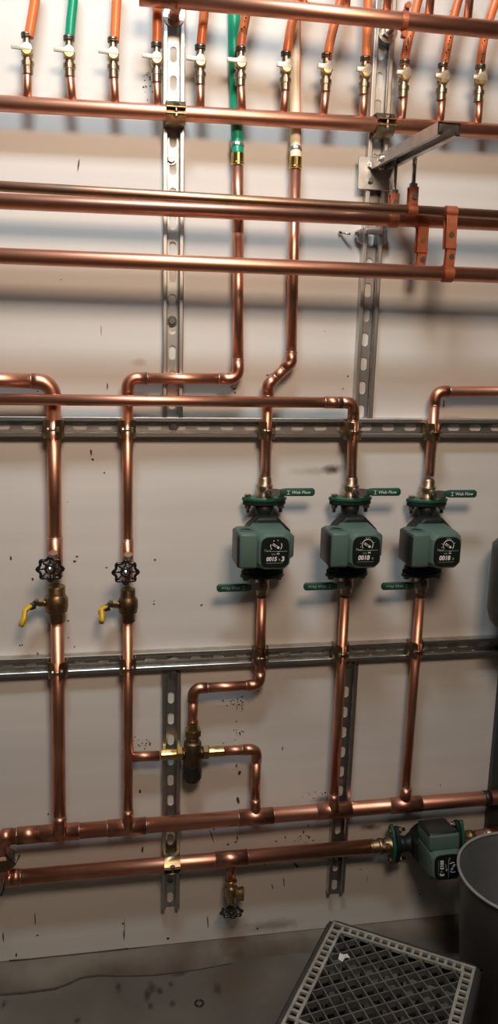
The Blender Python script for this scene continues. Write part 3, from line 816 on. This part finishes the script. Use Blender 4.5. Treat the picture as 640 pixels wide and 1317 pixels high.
def root_lever(rt, q, tip):
    q = Vector(q); tip = Vector(tip)
    MB().lathe(q + Vector((.003, 0, .001)), (-1, 0, .4), [(0, .0075), (.008, .0075), (.010, .0055)], 6).build('nut', M['bolt'], rt)
    mid = q + Vector((-.012, -.004, -.004))
    k = tip - mid
    pts = [mid, mid + k * .28 + Vector((-.006, 0, 0)), mid + k * .62, tip]
    b = MB(); n = 10; vs = []; 
    wd = [.0125, .0125, .0100, .0085]
    rings = []
    for i, pnt in enumerate(pts):
        a_ = pts[max(i - 1, 0)]; c_ = pts[min(i + 1, 3)]; dd = (c_ - a_).normalized()
        sd = Vector((0, -1, 0)); sd = (sd - dd * sd.dot(dd)).normalized(); nn = dd.cross(sd)
        for j in range(n):
            an = 2 * PI * j / n
            vs.append(pnt + sd * math.cos(an) * wd[i] + nn * math.sin(an) * .0058)
    fs = [(i * n + j, i * n + (j + 1) % n, (i + 1) * n + (j + 1) % n, (i + 1) * n + j) for i in range(3) for j in range(n)] + [list(range(n)), list(range(3 * n, 4 * n))]
    b.add(vs, fs, True); lv = b.build('lever', M['yellow'], rt)
    sub(MB().box((q + mid) / 2 + Vector((-.001, -.002, -.003)), (.012, .017, .011), Matrix.Rotation(-.3, 3, 'Y')), 'lever_bracket', M['black'], lv, rt, bevel=.001, seg=1)
M['brass_dk'] = mat('brass_cast', (.36, .25, .14), .42, 1, (.25, .165, .09), 120, bump=.25, rvar=.06)
p = P(72.5, 776, T1); ballvalve(p, R1, 'large bronze ball valve with a yellow lever on the thick left riser', 1.05, P(27, 805, .075))
p = P(164.5, 778, T34); ballvalve(p, R34, 'smaller bronze ball valve with a yellow lever on the second riser', .98, P(130.5, 800, .075))

# ---------------------------------------------------------------- circulator pumps
def text_mesh(s, size, extrude=.0002, offset=.0):
    cu = bpy.data.curves.new('t', 'FONT'); cu.body = s; cu.size = size; cu.extrude = extrude; cu.offset = offset
    cu.align_x = 'CENTER'; cu.align_y = 'CENTER'; cu.resolution_u = 3
    o = bpy.data.objects.new('t', cu); C.objects.link(o)
    dg = bpy.context.evaluated_depsgraph_get(); me = bpy.data.meshes.new_from_object(o.evaluated_get(dg))
    bpy.data.objects.remove(o); return me
def put_text(s, size, m, parent, loc, name, sx=1.0, offset=.0, shear=0.0, rotz=0.0):
    me = text_mesh(s, size, offset=offset)
    sh = Matrix.Identity(4); sh[0][1] = shear
    mt = Matrix.Translation(loc) @ Matrix.Rotation(PI / 2, 4, 'X') @ Matrix.Rotation(rotz, 4, 'Z') @ sh @ Matrix.Diagonal((sx, 1, 1, 1))
    me.transform(mt); me.materials.clear(); me.materials.append(m)
    o = bpy.data.objects.new(name, me); C.objects.link(o); o.parent = parent; return o

def pump(kind):
    rt = root('circulator_pump', (0, 0, 0), 'x', 'pump', 'circulator pumps', world=False)
    # cast volute with flanges, neck above and below
    HF = .081
    b = MB()
    b.lathe((0, 0, HF - .009), (0, 0, -1), [(0, .021), (.014, .019), (.024, .0165), (.036, .024), (.045, .030)], 24, True)
    b.lathe((0, 0, -HF + .009), (0, 0, 1), [(0, .021), (.012, .019), (.020, .018), (.030, .024), (.045, .030)], 24, True)
    b.lathe((0, .018, .0), (0, -1, 0), [(0, .030), (.006, .046), (.036, .048), (.042, .044), (.06, .044)], 32, True)
    b.build('volute', M['volute'], rt)
    for sg in (1, -1):
        pts = []
        for k in range(36):
            a = 2 * PI * k / 36; x = math.cos(a); y = math.sin(a)
            rr = 1 / ((abs(x) / .047) ** 1.55 + (abs(y) / .024) ** 1.55) ** (1 / 1.55)
            pts.append((x * rr, y * rr))
        MB().prism(pts, (0, 0, sg * HF - (.009 if sg > 0 else 0)), (1, 0, 0), (0, 1, 0), .009).build('flange', M['volute'], rt, bevel=.0015, seg=1)
        for sx in (-1, 1):
            MB().tube([(sx * .036, 0, sg * (HF + .008)), (sx * .036, 0, sg * (HF - .026))], .0042, 12).lathe((sx * .036, 0, sg * (HF - .010)), (0, 0, -sg), [(0, .0075), (.0065, .0075)], 6).lathe((sx * .036, 0, sg * (HF + .008)), (0, 0, sg), [(0, .0075), (.005, .0075), (.006, .006)], 6).build('flange_bolt', M['nickel'] if sg > 0 else M['bronze'], rt)
    # rear adapter plate with rounded ears behind the housing
    MB().lathe((0, -.020, .004), (0, -1, 0), [(0, .050), (.004, .054), (.020, .054), (.026, .050)], 8, False).build('adapter_plate', M['volute'], rt, bevel=.004, seg=2)
    # main housing: chamfered block that narrows to the label face
    y0, y1 = -.040, -.124
    m_ = MB()
    def octa(x0, x1, z0, z1, c): return [(x0 + c, z0), (x1 - c, z0), (x1, z0 + c), (x1, z1 - c), (x1 - c, z1), (x0 + c, z1), (x0, z1 - c), (x0, z0 + c)]
    back = octa(-.040, .034, -.038, .042, .008); midp = octa(-.038, .034, -.038, .039, .008); fr = octa(-.0315, .0315, -.0365, .0350, .012)
    vs = [(x, y0, z) for x, z in back] + [(x, y1 + .020, z) for x, z in midp] + [(x, y1, z) for x, z in fr]
    fs = [list(range(8)), list(range(16, 24))]
    for q in (0, 8):
        fs += [(q + i, q + (i + 1) % 8, q + 8 + (i + 1) % 8, q + 8 + i) for i in range(8)]
    m_.add(vs, fs); m_.build('housing', M['teal'], rt, bevel=.003, seg=2)
    # control box on the left: dark shell, teal front and top cover
    MB().box((-.0555, -.073, -.0025), (.037, .074, .070)).build('control_box_shell', M['tealdark'], rt, bevel=.006, seg=3)
    cv = MB().box((-.0510, -.0765, -.0010), (.038, .075, .0735)).build('control_box_cover', M['teal'], rt, bevel=.006, seg=3)
    MB().lathe((-.0515, -.080, .0358), (0, 0, 1), [(0, .0145), (.0016, .0145), (.0022, .0130), (.0006, .0115)], 28, True).build('knockout_ring', M['teal'], cv)
    MB().lathe((-.0515, -.080, .0360), (0, 0, 1), [(0, .0112), (.0010, .0112)], 24).build('knockout_plug', M['tealdark'], rt)
    # side lug on the right
    MB().add([(.034, -.05, -.030), (.049, -.05, -.022), (.049, -.05, .022), (.034, -.05, .032), (.034, -.086, -.030), (.049, -.083, -.022), (.049, -.083, .022), (.034, -.086, .032)],
             [(0, 1, 2, 3), (4, 5, 6, 7), (0, 1, 5, 4), (1, 2, 6, 5), (2, 3, 7, 6), (3, 0, 4, 7)]).build('side_lug', M['teal'], rt, bevel=.003, seg=2)
    # label
    lab = []
    for k in range(40):
        a = 2 * PI * (k + .5) / 40; ca, sa = math.cos(a), math.sin(a); rr = (abs(ca) ** 4.2 + abs(sa) ** 4.2) ** (-1 / 4.2)
        lab.append((ca * rr * .0288, sa * rr * .0310 - .0005))
    y = y1
    lb = MB().prism([(x, z) for x, z in lab], (0, y - .0022, 0), (1, 0, 0), (0, 0, 1), -.0) if False else MB()
    lb.prism(lab, (0, y + .0005, 0), (1, 0, 0), (0, 0, 1), .0028) if False else None
    n = len(lab)
    vs = [(x, y + .001, z) for x, z in lab] + [(x, y - .002, z) for x, z in lab]
    lb.add(vs, [list(range(n)), list(range(n, 2 * n))] + [(i, (i + 1) % n, n + (i + 1) % n, n + i) for i in range(n)])
    lo = lb.build('label_plate', M['label'], rt)
    yt = y - .0023
    # dial
    d = MB()
    pts = [Vector((.002 + math.cos(a) * .0115, yt, .013 + math.sin(a) * .0115)) for a in [(-40 + i * 260 / 24) * PI / 180 for i in range(25)]]
    if kind == '3':
        d.tube(pts[:7], .0008, 6); d.tube(pts[10:12], .0008, 6); d.tube(pts[14:16], .0008, 6); d.tube(pts[19:], .0008, 6)
    else: d.tube(pts, .0007, 6)
    if kind != '3':
        for a in (20, 75, 90, 105, 165, 195):
            a = a * PI / 180; d.tube([(.002 + math.cos(a) * .014, yt, .013 + math.sin(a) * .014), (.002 + math.cos(a) * .0155, yt, .013 + math.sin(a) * .0155)], .0006, 5)
    d.tube([(-.006, yt, .0155), (.004, yt, .009)], .0006, 6); d.tube([(-.0045, yt, .018), (.0065, yt, .011)], .0006, 6)
    d.lathe((.0062, yt + .0004, .0095), (0, -1, 0), [(0, .0026), (.0006, .0026)], 14)
    d.build('dial_print', M['white_print'], lo)
    d = MB(); d.box((.003, yt, .0015), (.043, .0004, .0007)); d.box((-.001, yt, -.0225), (.034, .0004, .0005)); d.tube([(.004, yt, .0005), (.007, yt, -.0005), (.010, yt, .0025)], .0005, 5)
    d.build('line_print', M['grey_print'], lo)
    put_text('Taco', .0065, M['olive_print'] if kind == '3' else M['grey_print'], lo, (-.0155, yt, .0035), 'maker_print', 1.1, .0001, .2)
    put_text('ECM', .0042, M['grey_print'], lo, (-.003, yt, -.0045), 'small_print'); MB().box((.0065, yt, -.0035), (.0055, .0004, .0015)).build('small_print', M['white_print'], lo)
    if kind == '3':
        put_text('0015', .0118, M['white_print'], lo, (-.0065, yt, -.0145), 'number_print', .92, .00032, .12)
        put_text('e', .0075, M['grey_print'], lo, (.0090, yt, -.0150), 'number_print', 1, .0001)
        put_text('3', .0140, M['white_print'], lo, (.0165, yt, -.0148), 'number_print', 1, .0004, .12)
    else:
        put_text('0018', .0132, M['white_print'], lo, (-.0042, yt, -.0140), 'number_print', .92, .00036, .12)
        put_text('e', .0100, M['olive_print'], lo, (.0140, yt, -.0148), 'number_print', 1, .00015)
    return rt

def iso_valve(top, name_print=True):
    """pump isolation valve; z=0 at the flange face, body along +z"""
    rt = root('isolation_valve', (0, 0, 0), 'x', 'valve', 'isolation valves of the pumps', world=False)
    pts = []
    for k in range(32):
        a = 2 * PI * k / 32; x = math.cos(a); y = math.sin(a)
        rr = 1 / ((abs(x) / .049) ** 1.5 + (abs(y) / .026) ** 1.5) ** (1 / 1.5); pts.append((x * rr, y * rr))
    MB().prism(pts, (0, 0, 0.0002), (1, 0, 0), (0, 1, 0), .0075).build('flange', M['flange'], rt, bevel=.0015, seg=1)
    L = .046 if top else .030
    if top:
        prof = [(.004, .020), (.014, .019), (.018, .0165), (.026, .0165), (.027, .0178), (.034, .0178), (.035, .0150), (.049, .0145), (.050, .0130), (.053, .0126)]
    else:
        prof = [(.004, .018), (.010, .0175), (.014, .0155), (.028, .0155), (.029, .0165), (.036, .0160), (.037, .0132), (.048, .0130)]
    MB().lathe((0, 0, 0), (0, 0, 1), prof, 24).build('body', M['nickel'], rt, bevel=.0005, seg=1)
    zc = .019
    MB().lathe((.004, -.012, zc), (0, -1, 0), [(0, .009), (.010, .009), (.010, .0075), (.014, .0075), (.014, .0045), (.018, .0045)], 6).build('stem', M['nickel'], rt)
    # handle: bent bracket plus vinyl grip
    sg = 1
    y = -.026
    MB().prism([(-.004, -.007), (.020, -.008), (.034, -.004), (.034, .007), (.014, .009), (-.004, .006)], (0, y, zc + .002), (1, 0, 0), (0, 0, 1), -.0025).build('handle_bracket', M['steel'], rt)
    w0 = .028; w1 = .103
    prof = [(w0, -.0045), (w0 + .012, -.008), (w1 - .004, -.0085), (w1, -.004), (w1, .004), (w1 - .004, .0085), (w0 + .012, .0085), (w0, .0065)]
    n = len(prof)
    vs = [(x, y + .003, zc + .003 + z) for x, z in prof] + [(x, y - .003, zc + .003 + z) for x, z in prof]
    gr = MB().add(vs, [list(range(n)), list(range(n, 2 * n))] + [(i, (i + 1) % n, n + (i + 1) % n, n + i) for i in range(n)]).build('grip', M['handle_green'], rt, bevel=.0015, seg=2)
    if name_print:
        put_text('Web Flow', .0092, M['white_print'] if top else M['grey_print'], gr, (.073, y - .0032, zc + .0028), 'print', 1.05, 0.0, .2)
        d = MB(); d.box((.0455, y - .0032, zc + .0065), (.006, .0003, .0009)); d.box((.0455, y - .0032, zc - .0005), (.006, .0003, .0009)); d.box((.0455, y - .0032, zc + .003), (.0009, .0003, .007))
        d.build('print', M['white_print'] if top else M['grey_print'], gr)
    return rt

pumps = [(338.3, 691, T34, '3', 'left pump marked 0015e3 with a teal housing, above the pipe to the mixing valve'),
         (447.8, 690, .043, 'e', 'middle pump marked 0018e with a teal housing, under the long cross pipe'),
         (545.3, 691, T34, 'e', 'right pump marked 0018e with a teal housing, nearest the right edge')]
pr = {}
wh = ['left', 'middle', 'right']
vt = vb = None
pl = []
for i, (px, py, t, kd, lab) in enumerate(pumps):
    p = P(px, py, t)
    if kd not in pr: pr[kd] = pump(kd); o = pr[kd]
    else: o = copy_tree(pr[kd])
    o.location = p; o['label'] = lab; pl.append(o)
    if vt is None: vt = iso_valve(True); v = vt
    else: v = copy_tree(vt)
    v.location = p + Vector((0, 0, .081)); v['label'] = 'isolation valve with green handle pointing right on top of the ' + wh[i] + ' pump'
    if vb is None: vb = iso_valve(False); v = vb
    else: v = copy_tree(vb)
    v.location = p - Vector((0, 0, .081)); v.rotation_euler = (0, PI, 0)
    v['label'] = 'isolation valve with green handle pointing left under the ' + wh[i] + ' pump'
# rotating by pi about y keeps the front side in front and mirrors left/right and up/down
# the horizontal pump low at the right
p = P(548, 1082, .045)
o = copy_tree(pr['3']); o.location = p; o.rotation_mode = 'QUATERNION'; o.rotation_quaternion = Quaternion((1, 0, 0), -.14) @ Quaternion((0, 1, 0), PI / 2 - .02); o['label'] = 'dark horizontal pump marked 0015e3 lying sideways low at the right, by the grey bin'
ax = Vector((math.cos(.02 ), 0, math.sin(.02)))
v = copy_tree(vt); v.location = p - ax * .0835; v.scale = (1.07, 1.07, 1.1); v.rotation_mode = 'QUATERNION'; v.rotation_quaternion = Quaternion((1, 0, 0), -.14) @ Quaternion((0, 1, 0), -PI / 2 - .02); v['label'] = 'green flanged isolation valve where the return pipe meets the sideways pump'
for c_ in list(v.children):
    if c_.name.split('.')[0] == 'body':
        c_.data = c_.data.copy(); c_.data.materials[0] = M['brass_dk']
    if c_.name.split('.')[0] in ('grip', 'handle_bracket'):
        for g_ in list(c_.children): bpy.data.objects.remove(g_)
        bpy.data.objects.remove(c_)
v = copy_tree(vb); v.location = p + ax * .081; v.rotation_euler = (0, PI / 2 - .02, 0); v['label'] = 'isolation valve on the right end of the sideways pump, behind the grey bin'
for c_ in list(v.children):
    if c_.name.split('.')[0] == 'body':
        c_.data = c_.data.copy(); c_.data.materials[0] = M['brass_dk']
    if c_.name.split('.')[0] in ('grip', 'handle_bracket'):
        for g_ in list(c_.children): bpy.data.objects.remove(g_)
        bpy.data.objects.remove(c_)
q = p + ax * .125
rt = root('copper_pipe', q, 'short pale copper pipe leaving the sideways pump to the right', 'pipe')
MB().tube([q, q + ax * 1.0], R1, 24).build('pipe', M['copper'], rt)
fitting(rt, q + ax * .02, q + ax * .06, R1)

# pipes below the pumps
b1 = root('copper_pipe', P(335, 850, T34), 'copper pipe from the left pump, stepping left to the mixing valve', 'pipe')
run(b1, pxl([(336.3, 768, T34), (333.8, 881, T34), (248.5, 885.5, T34), (247.5, 935, T34)]), R34, elbow_r=.017, cup=.014)
b2 = root('copper_pipe', P(440, 850, T34), 'copper pipe dropping from the middle pump to the bottom header', 'pipe')
foot(b2, P(443.6, 768, .0425), 428, T34 + .006, R34)
b3 = root('copper_pipe', P(536, 850, T34), 'copper pipe dropping from the right pump to the bottom header', 'pipe')
cft = hx(519.5)
MB().tube([P(540, 768, T34), cft + Vector((0, 0, .01))], R34, 24).build('pipe', M['copper'], b3)
fitting(b3, cft + Vector((.002, 0, .045)), cft + Vector((0, 0, .012)), R34 + .001, 'coupling')
for mz in (('x', 0),): pass

# ---------------------------------------------------------------- mixing valve
mc = P(247.5, 968, T34)
mv = root('mixing_valve', mc, 'dark bronze thermostatic mixing valve with a black cap, in front of the hanging left strut', 'valve')
MB().lathe(mc + Vector((0, 0, .040)), (0, 0, -1), [(0, .0105), (.004, .0145), (.012, .0145), (.014, .0195), (.030, .0200), (.040, .0212), (.068, .0212), (.070, .019)], 28).build('body', M['bronze'], mv, bevel=.0008, seg=1)
MB().lathe(mc + Vector((0, 0, -.028)), (0, 0, -1), [(0, .0205), (.004, .0215), (.008, .0205), (.012, .0215), (.032, .0212), (.039, .0175), (.040, .008)], 28).build('cap', M['blackgloss'], mv)
MB().lathe(mc + Vector((0, 0, .063)), (0, 0, -1), [(0, .0125), (.006, .0135), (.0062, .0195), (.019, .0195), (.023, .0150), (.027, .0145)], 6).lathe(mc + Vector((0, 0, .077)), (0, 0, -1), [(0, .0122), (.016, .0126)], 20).build('union_nut', M['brass'], mv)
for sg in (-1, 1):
    MB().lathe(mc + Vector((sg * .014, 0, -.001)), (sg, 0, 0), [(0, .0095), (.010, .0095)], 20).build('side_port', M['bronze'], mv)
    MB().lathe(mc + Vector((sg * .021, 0, -.001)), (sg, 0, 0), [(0, .0135), (.003, .0168), (.013, .0168), (.016, .0135)], 6).build('union_nut', M['brass_bright' if sg < 0 else 'brass'], mv)
    MB().lathe(mc + Vector((sg * .036, 0, -.001)), (sg, 0, 0), [(0, .0112), (.012, .0122), (.034, .0122), (.036, .0116)], 20).build('tailpiece', M['brass_bright'], mv)
b4 = root('copper_pipe', P(328, 1000, T34), 'short copper pipe from the right side of the mixing valve down to the bottom header', 'pipe')
a_ = mc + Vector((.068, 0, -.001)); cc = hx(328)
e_ = Vector((cc.x + .0, -T34, a_.z))
s_, e2, A_ = arc(a_, e_, Vector((cc.x, -T34, cc.z + .03)), .016)
MB().tube([a_, s_], R34, 24).build('pipe', M['copper'], b4)
el = MB().tube([s_ - Vector((.018, 0, 0))] + A_ + [e2 - Vector((0, 0, .014))], R34 + .0013, 24).build('elbow', M['copper_fit'], b4)
sub(ring_mb(s_ - Vector((.018, 0, 0)), (1, 0, 0), R34 + .0007), 'solder_ring', M['solder'], el, b4)
sub(ring_mb(e2 - Vector((0, 0, .014)), (0, 0, 1), R34 + .0007), 'solder_ring', M['solder'], el, b4)
foot(b4, e2 - Vector((0, 0, .010)), 328, T34, R34)

# drain under the return pipe
dv0 = P(297, 1132, RT); dv1 = P(297.5, 1166, RT + .012)
dd = (dv1 - dv0)
dr = root('drain_valve', dv0, 'small brass drain valve with black handwheel hanging under the return pipe', 'valve', 'handwheel drain valves')
MB().lathe(dv0, dd, [(0, .0145), (.005, .0145), (.006, .0105), (.014, .0105), (.015, .0150), (.034, .0150), (.038, .0105), (.054, .009)], 12).build('body', M['brass'], dr, bevel=.0005, seg=1)
oc = dv0 + dd * .52; od = Vector((1, -.25, .12)).normalized()
MB().tube([oc, oc + od * .02], .009, 18).lathe(oc + od * .014, od, [(0, .010), (.001, .0135), (.004, .0145), (.014, .0160), (.016, .014), (.0162, .009)], 20).build('outlet', M['brass'], dr)
wheel(dr, P(297.5, 1173, RT + .014), dd, .0262, lobes=8, hubm='black')

# ---------------------------------------------------------------- right edge: tank and dark post
r_ = .118
TX = P(636.5, 745, .13).x + r_; zt1 = P(638, 690, .13).z; zb1 = P(638, 817, .13).z - .01
tk = root('tank', (TX, -.13, zb1), 'dark grey rounded tank at the right edge beside the right pump', 'tank')
MB().lathe((TX, -.13, zb1), (0, 0, 1), [(0, .02), (.004, .06), (.015, .092), (.035, .111), (.06, r_), (zt1 - zb1 - .03, r_), (zt1 - zb1 - .01, .10), (zt1 - zb1 + .005, .05), (zt1 - zb1 + .01, .02)], 40, True).build('shell', M['tank'], tk)
MB().tube([(TX, -.13, zt1), (TX, -.13, zt1 + .05), (TX, -.0, zt1 + .05)], .012, 16).build('inlet', M['brass'], tk)
XP = P(632, 1000, .018).x
po = MB().box((XP + .03, -.0095, .47), (.06, .019, .78)).box((XP + .05, -.0095, .07), (.10, .019, .012)).build('steel_post', M['tank'], None, bevel=.002, seg=2)
tag(po, 'dark flat steel upright on the wall at the right edge, behind the grey bin', 'post')

# ---------------------------------------------------------------- grey bin
bc = Vector((.868, -.312, 0)); BH = .38; BR = .146
bn = root('waste_bin', bc, 'round grey plastic waste bin cut by the right edge, beside the crate', 'bin')
b = MB(); n = 56
prof = [(.0, .108), (.006, .116), (BH - .012, BR - .003), (BH - .004, BR - .001), (BH - .004, BR - .006), (.010, .108), (.008, .0)]
vs = []
for (z, r) in prof:
    for k in range(n):
        a = 2 * PI * k / n; vs.append(bc + Vector((math.cos(a) * max(r, 1e-4), math.sin(a) * max(r, 1e-4), z + .001)))
fs = [(i * n + k, i * n + (k + 1) % n, (i + 1) * n + (k + 1) % n, (i + 1) * n + k) for i in range(len(prof) - 1) for k in range(n)] + [list(range(n))]
b.add(vs, fs, True).build('body', M['bin'], bn)
pts = [bc + Vector((math.cos(2 * PI * k / n) * BR, math.sin(2 * PI * k / n) * BR, BH)) for k in range(n + 2)]
MB().tube(pts, .0034, 8, cap=False).build('rim', M['bin_rim'], bn)

# ---------------------------------------------------------------- crate, bottom side up
CZ = .27
cA = PZ(424, 1178, CZ); cB = PZ(621, 1241, CZ)
ux = (cB - cA).normalized(); uy = Vector((ux.y, -ux.x, 0))       # uy towards the camera
if uy.y > 0: uy = -uy
CL = (cB - cA).length; CWd = .318
cr = root('crate', cA + ux * CL / 2 + uy * CWd / 2 - Vector((0, 0, CZ)), 'upturned black and grey plastic crate with a diamond lattice, on the floor by the bin', 'crate')
def K(u, v, z): return cA + ux * u + uy * v + Vector((0, 0, z - CZ))
rotm = Matrix((ux, -uy, Vector((0, 0, 1)))).transposed()
def kbox(b, u0, u1, v0, v1, z0, z1):
    vs = [K(u, v, z) for u in (u0, u1) for v in (v0, v1) for z in (z0, z1)]
    b.add(vs, [(0, 1, 3, 2), (4, 6, 7, 5), (0, 4, 5, 1), (2, 3, 7, 6), (0, 2, 6, 4), (1, 5, 7, 3)])
# side walls: bars and panels
b = MB(); t = .006
for z0, z1 in ((0, .05), (.10, .13), (.19, CZ - .012)):
    kbox(b, 0, CL, 0, t, z0, z1); kbox(b, 0, CL, CWd - t, CWd, z0, z1); kbox(b, 0, t, 0, CWd, z0, z1); kbox(b, CL - t, CL, 0, CWd, z0, z1)
for k in range(9):
    u = CL * k / 8; u0 = max(0, u - .006); u1 = min(CL, u + .006); kbox(b, u0, u1, 0, t, 0, CZ - .012); kbox(b, u0, u1, CWd - t, CWd, 0, CZ - .012)
    v = CWd * k / 8; v0 = max(0, v - .006); v1 = min(CWd, v + .006); kbox(b, 0, t, v0, v1, 0, CZ - .012); kbox(b, CL - t, CL, v0, v1, 0, CZ - .012)
b.build('side_walls', M['crate'], cr)
# rounded shoulder around the top
b = MB(); e = .009
pp = [K(e, e, CZ - .012), K(CL - e, e, CZ - .012), K(CL - e, CWd - e, CZ - .012), K(e, CWd - e, CZ - .012)]
loop = []
for i in range(4):
    s1, e1, A1 = arc(pp[i - 1], pp[i], pp[(i + 1) % 4], .012, 5); loop += A1
b.tube(loop + [loop[0], loop[1]], .0105, 12, cap=False); b.build('shoulder', M['crate'], cr)
# border with square holes
b = MB(); i0 = .012; i1 = .036; zt0 = CZ - .006
for (lo, hi) in ((i0, i0 + .0055), (i1 - .0055, i1)):
    kbox(b, lo, CL - lo, lo, hi, zt0, CZ); kbox(b, lo, CL - lo, CWd - hi, CWd - lo, zt0, CZ)
    kbox(b, lo, hi, hi, CWd - hi, zt0, CZ); kbox(b, CL - hi, CL - lo, hi, CWd - hi, zt0, CZ)
nb = 15; zb_ = CZ - .0006; q0 = i0 + .004; q1 = i1 - .004; hw = .0030
for k in range(nb + 1):
    u = i1 + (CL - 2 * i1) * k / nb; kbox(b, u - hw, u + hw, q0, q1, zt0, zb_); kbox(b, u - hw, u + hw, CWd - q1, CWd - q0, zt0, zb_)
    v = i1 + (CWd - 2 * i1) * k / nb; kbox(b, q0, q1, v - hw, v + hw, zt0, zb_); kbox(b, CL - q1, CL - q0, v - hw, v + hw, zt0, zb_)
b.build('border', M['crate_top'], cr)
# diamond lattice, deeper ribs standing on edge
def lattice(z0, z1, w, step, off=0):
    b = MB(); a0_, a1_ = i1 - .002, CL - i1 + .002; c0_, c1_ = i1 - .002, CWd - i1 + .002
    for sg in (1, -1):
        k = -2.0
        cmin, cmax = (-CWd, CL) if sg > 0 else (0, CL + CWd)
        cc_ = cmin + off
        while cc_ < cmax:
            # line u = cc + sg*v
            vs_ = []
            lo, hi = c0_, c1_
            for ub in (a0_, a1_):
                vv = (ub - cc_) / sg
                if sg > 0:
                    if ub == a0_: lo = max(lo, vv)
                    else: hi = min(hi, vv)
                else:
                    if ub == a0_: hi = min(hi, vv)
                    else: lo = max(lo, vv)
            if hi - lo > .004:
                p0 = (cc_ + sg * lo, lo); p1 = (cc_ + sg * hi, hi)
                nx, ny = (1 / math.sqrt(2), -sg / math.sqrt(2))
                vs = [K(p[0] + nx * s0 * w, p[1] + ny * s0 * w, z) for p in (p0, p1) for s0 in (-1, 1) for z in (z0, z1 - (.0004 if sg > 0 else 0))]
                b.add(vs, [(0, 1, 3, 2), (4, 6, 7, 5), (0, 4, 5, 1), (2, 3, 7, 6), (0, 2, 6, 4), (1, 5, 7, 3)])
            cc_ += step
    return b
lattice(CZ - .014, CZ - .001, .0013, .0335, .010).build('lattice', mat('crate_rib_plastic', (.13, .128, .12), .5, 0, (.075, .073, .07), 40), cr)
# scrap of paper lying on the lattice
p = PZ(441, 1234, CZ); b = MB()
b.add([p + Vector(v) for v in ((-.010, 0, .001), (-.004, .012, .004), (.003, .010, .002), (.004, -.002, .005), (-.004, -.008, .0015), (.010, .006, .006), (.014, -.001, .002), (-.010, 0, .002), (-.004, .012, .005), (.003, .010, .003), (.004, -.002, .006), (-.004, -.008, .0025), (.010, .006, .007), (.014, -.001, .003))],
      [(0, 1, 2, 3, 4), (3, 2, 5, 6), (7, 8, 9, 10, 11), (10, 9, 12, 13), (0, 1, 8, 7), (1, 2, 9, 8), (2, 5, 12, 9), (5, 6, 13, 12), (6, 3, 10, 13), (3, 4, 11, 10), (4, 0, 7, 11)])
tag(b.build('paper_scrap', M['paper'], None), 'small crumpled white scrap lying on the crate lattice', 'scrap')
# ring on the floor
p = PZ(256, 1291, .0); b = MB().tube([p + Vector((math.cos(a * PI / 12) * .009, math.sin(a * PI / 12) * .009, .002)) for a in range(26)], .0022, 8, cap=False)
tag(b.build('rubber_ring', M['black'], None), 'small dark rubber ring lying on the concrete floor', 'ring')

# ---------------------------------------------------------------- lights
def tube_light(x, y, z, L, power, col, lab, size, aim, spread=PI):
    """a box fixture with a glowing diffuser, turned towards `aim`"""
    rt = root('ceiling_light', (x, y, z), lab, 'lamp', 'ceiling lights', world=False)
    q = (Vector(aim) - Vector((x, y, z))).to_track_quat('-Z', 'X'); rt.rotation_mode = 'QUATERNION'; rt.rotation_quaternion = q
    MB().box((0, 0, .03), (size + .04, L + .06, .05)).build('fixture', M['ceil'], rt, bevel=.005, seg=1)
    MB().box((0, 0, .0), (size, L, .008)).build('diffuser', emis('diffuser_glow_' + str(len(bpy.data.materials)), col, 5), rt)
    MB().tube([(0, 0, .05), q.inverted() @ Vector((0, 0, ZC - z))], .008, 8).build('hanger_rod', M['steel'], rt)
    ld = bpy.data.lights.new('lamp', 'AREA'); ld.shape = 'RECTANGLE'; ld.size = size; ld.size_y = L; ld.energy = power; ld.color = col; ld.spread = spread
    lo = bpy.data.objects.new('lamp_light', ld); C.objects.link(lo); lo.parent = rt; lo.location = (0, 0, -.01)
tube_light(-.02, -1.0, 3.06, .5, 17, (.80, .93, 1), 'box ceiling light with cool light close to the pipe wall', .24, (.0, 0, 1.95), 2.4)
tube_light(.30, -1.95, 2.6, .6, 14.5, (1, .74, .55), 'box light with warm light hanging behind the viewer', .45, (.0, 0, 1.70), 2.0)

w = bpy.data.worlds.new('World'); S.world = w; w.use_nodes = True
w.node_tree.nodes['Background'].inputs[0].default_value = (.5, .45, .4, 1); w.node_tree.nodes['Background'].inputs[1].default_value = .03

# ---------------------------------------------------------------- camera
cd = bpy.data.cameras.new('Camera'); cam = bpy.data.objects.new('Camera', cd); C.objects.link(cam)
cd.sensor_fit = 'VERTICAL'; cd.sensor_height = 36; cd.lens = F / 1317 * 36; cd.clip_start = .02
x = W(RX).normalized(); zb = -W(RF).normalized(); y = zb.cross(x).normalized(); x = y.cross(zb)
mt = Matrix((x, y, zb)).transposed().to_4x4(); mt.translation = CAM
cam.matrix_world = mt; S.camera = cam
for o in bpy.data.objects:
    if '_w' in o: del o['_w']
S.view_settings.view_transform = 'Standard'; S.view_settings.look = 'None'
S.view_settings.exposure = -0.2; S.view_settings.gamma = 1; S.view_settings.use_curve_mapping = False
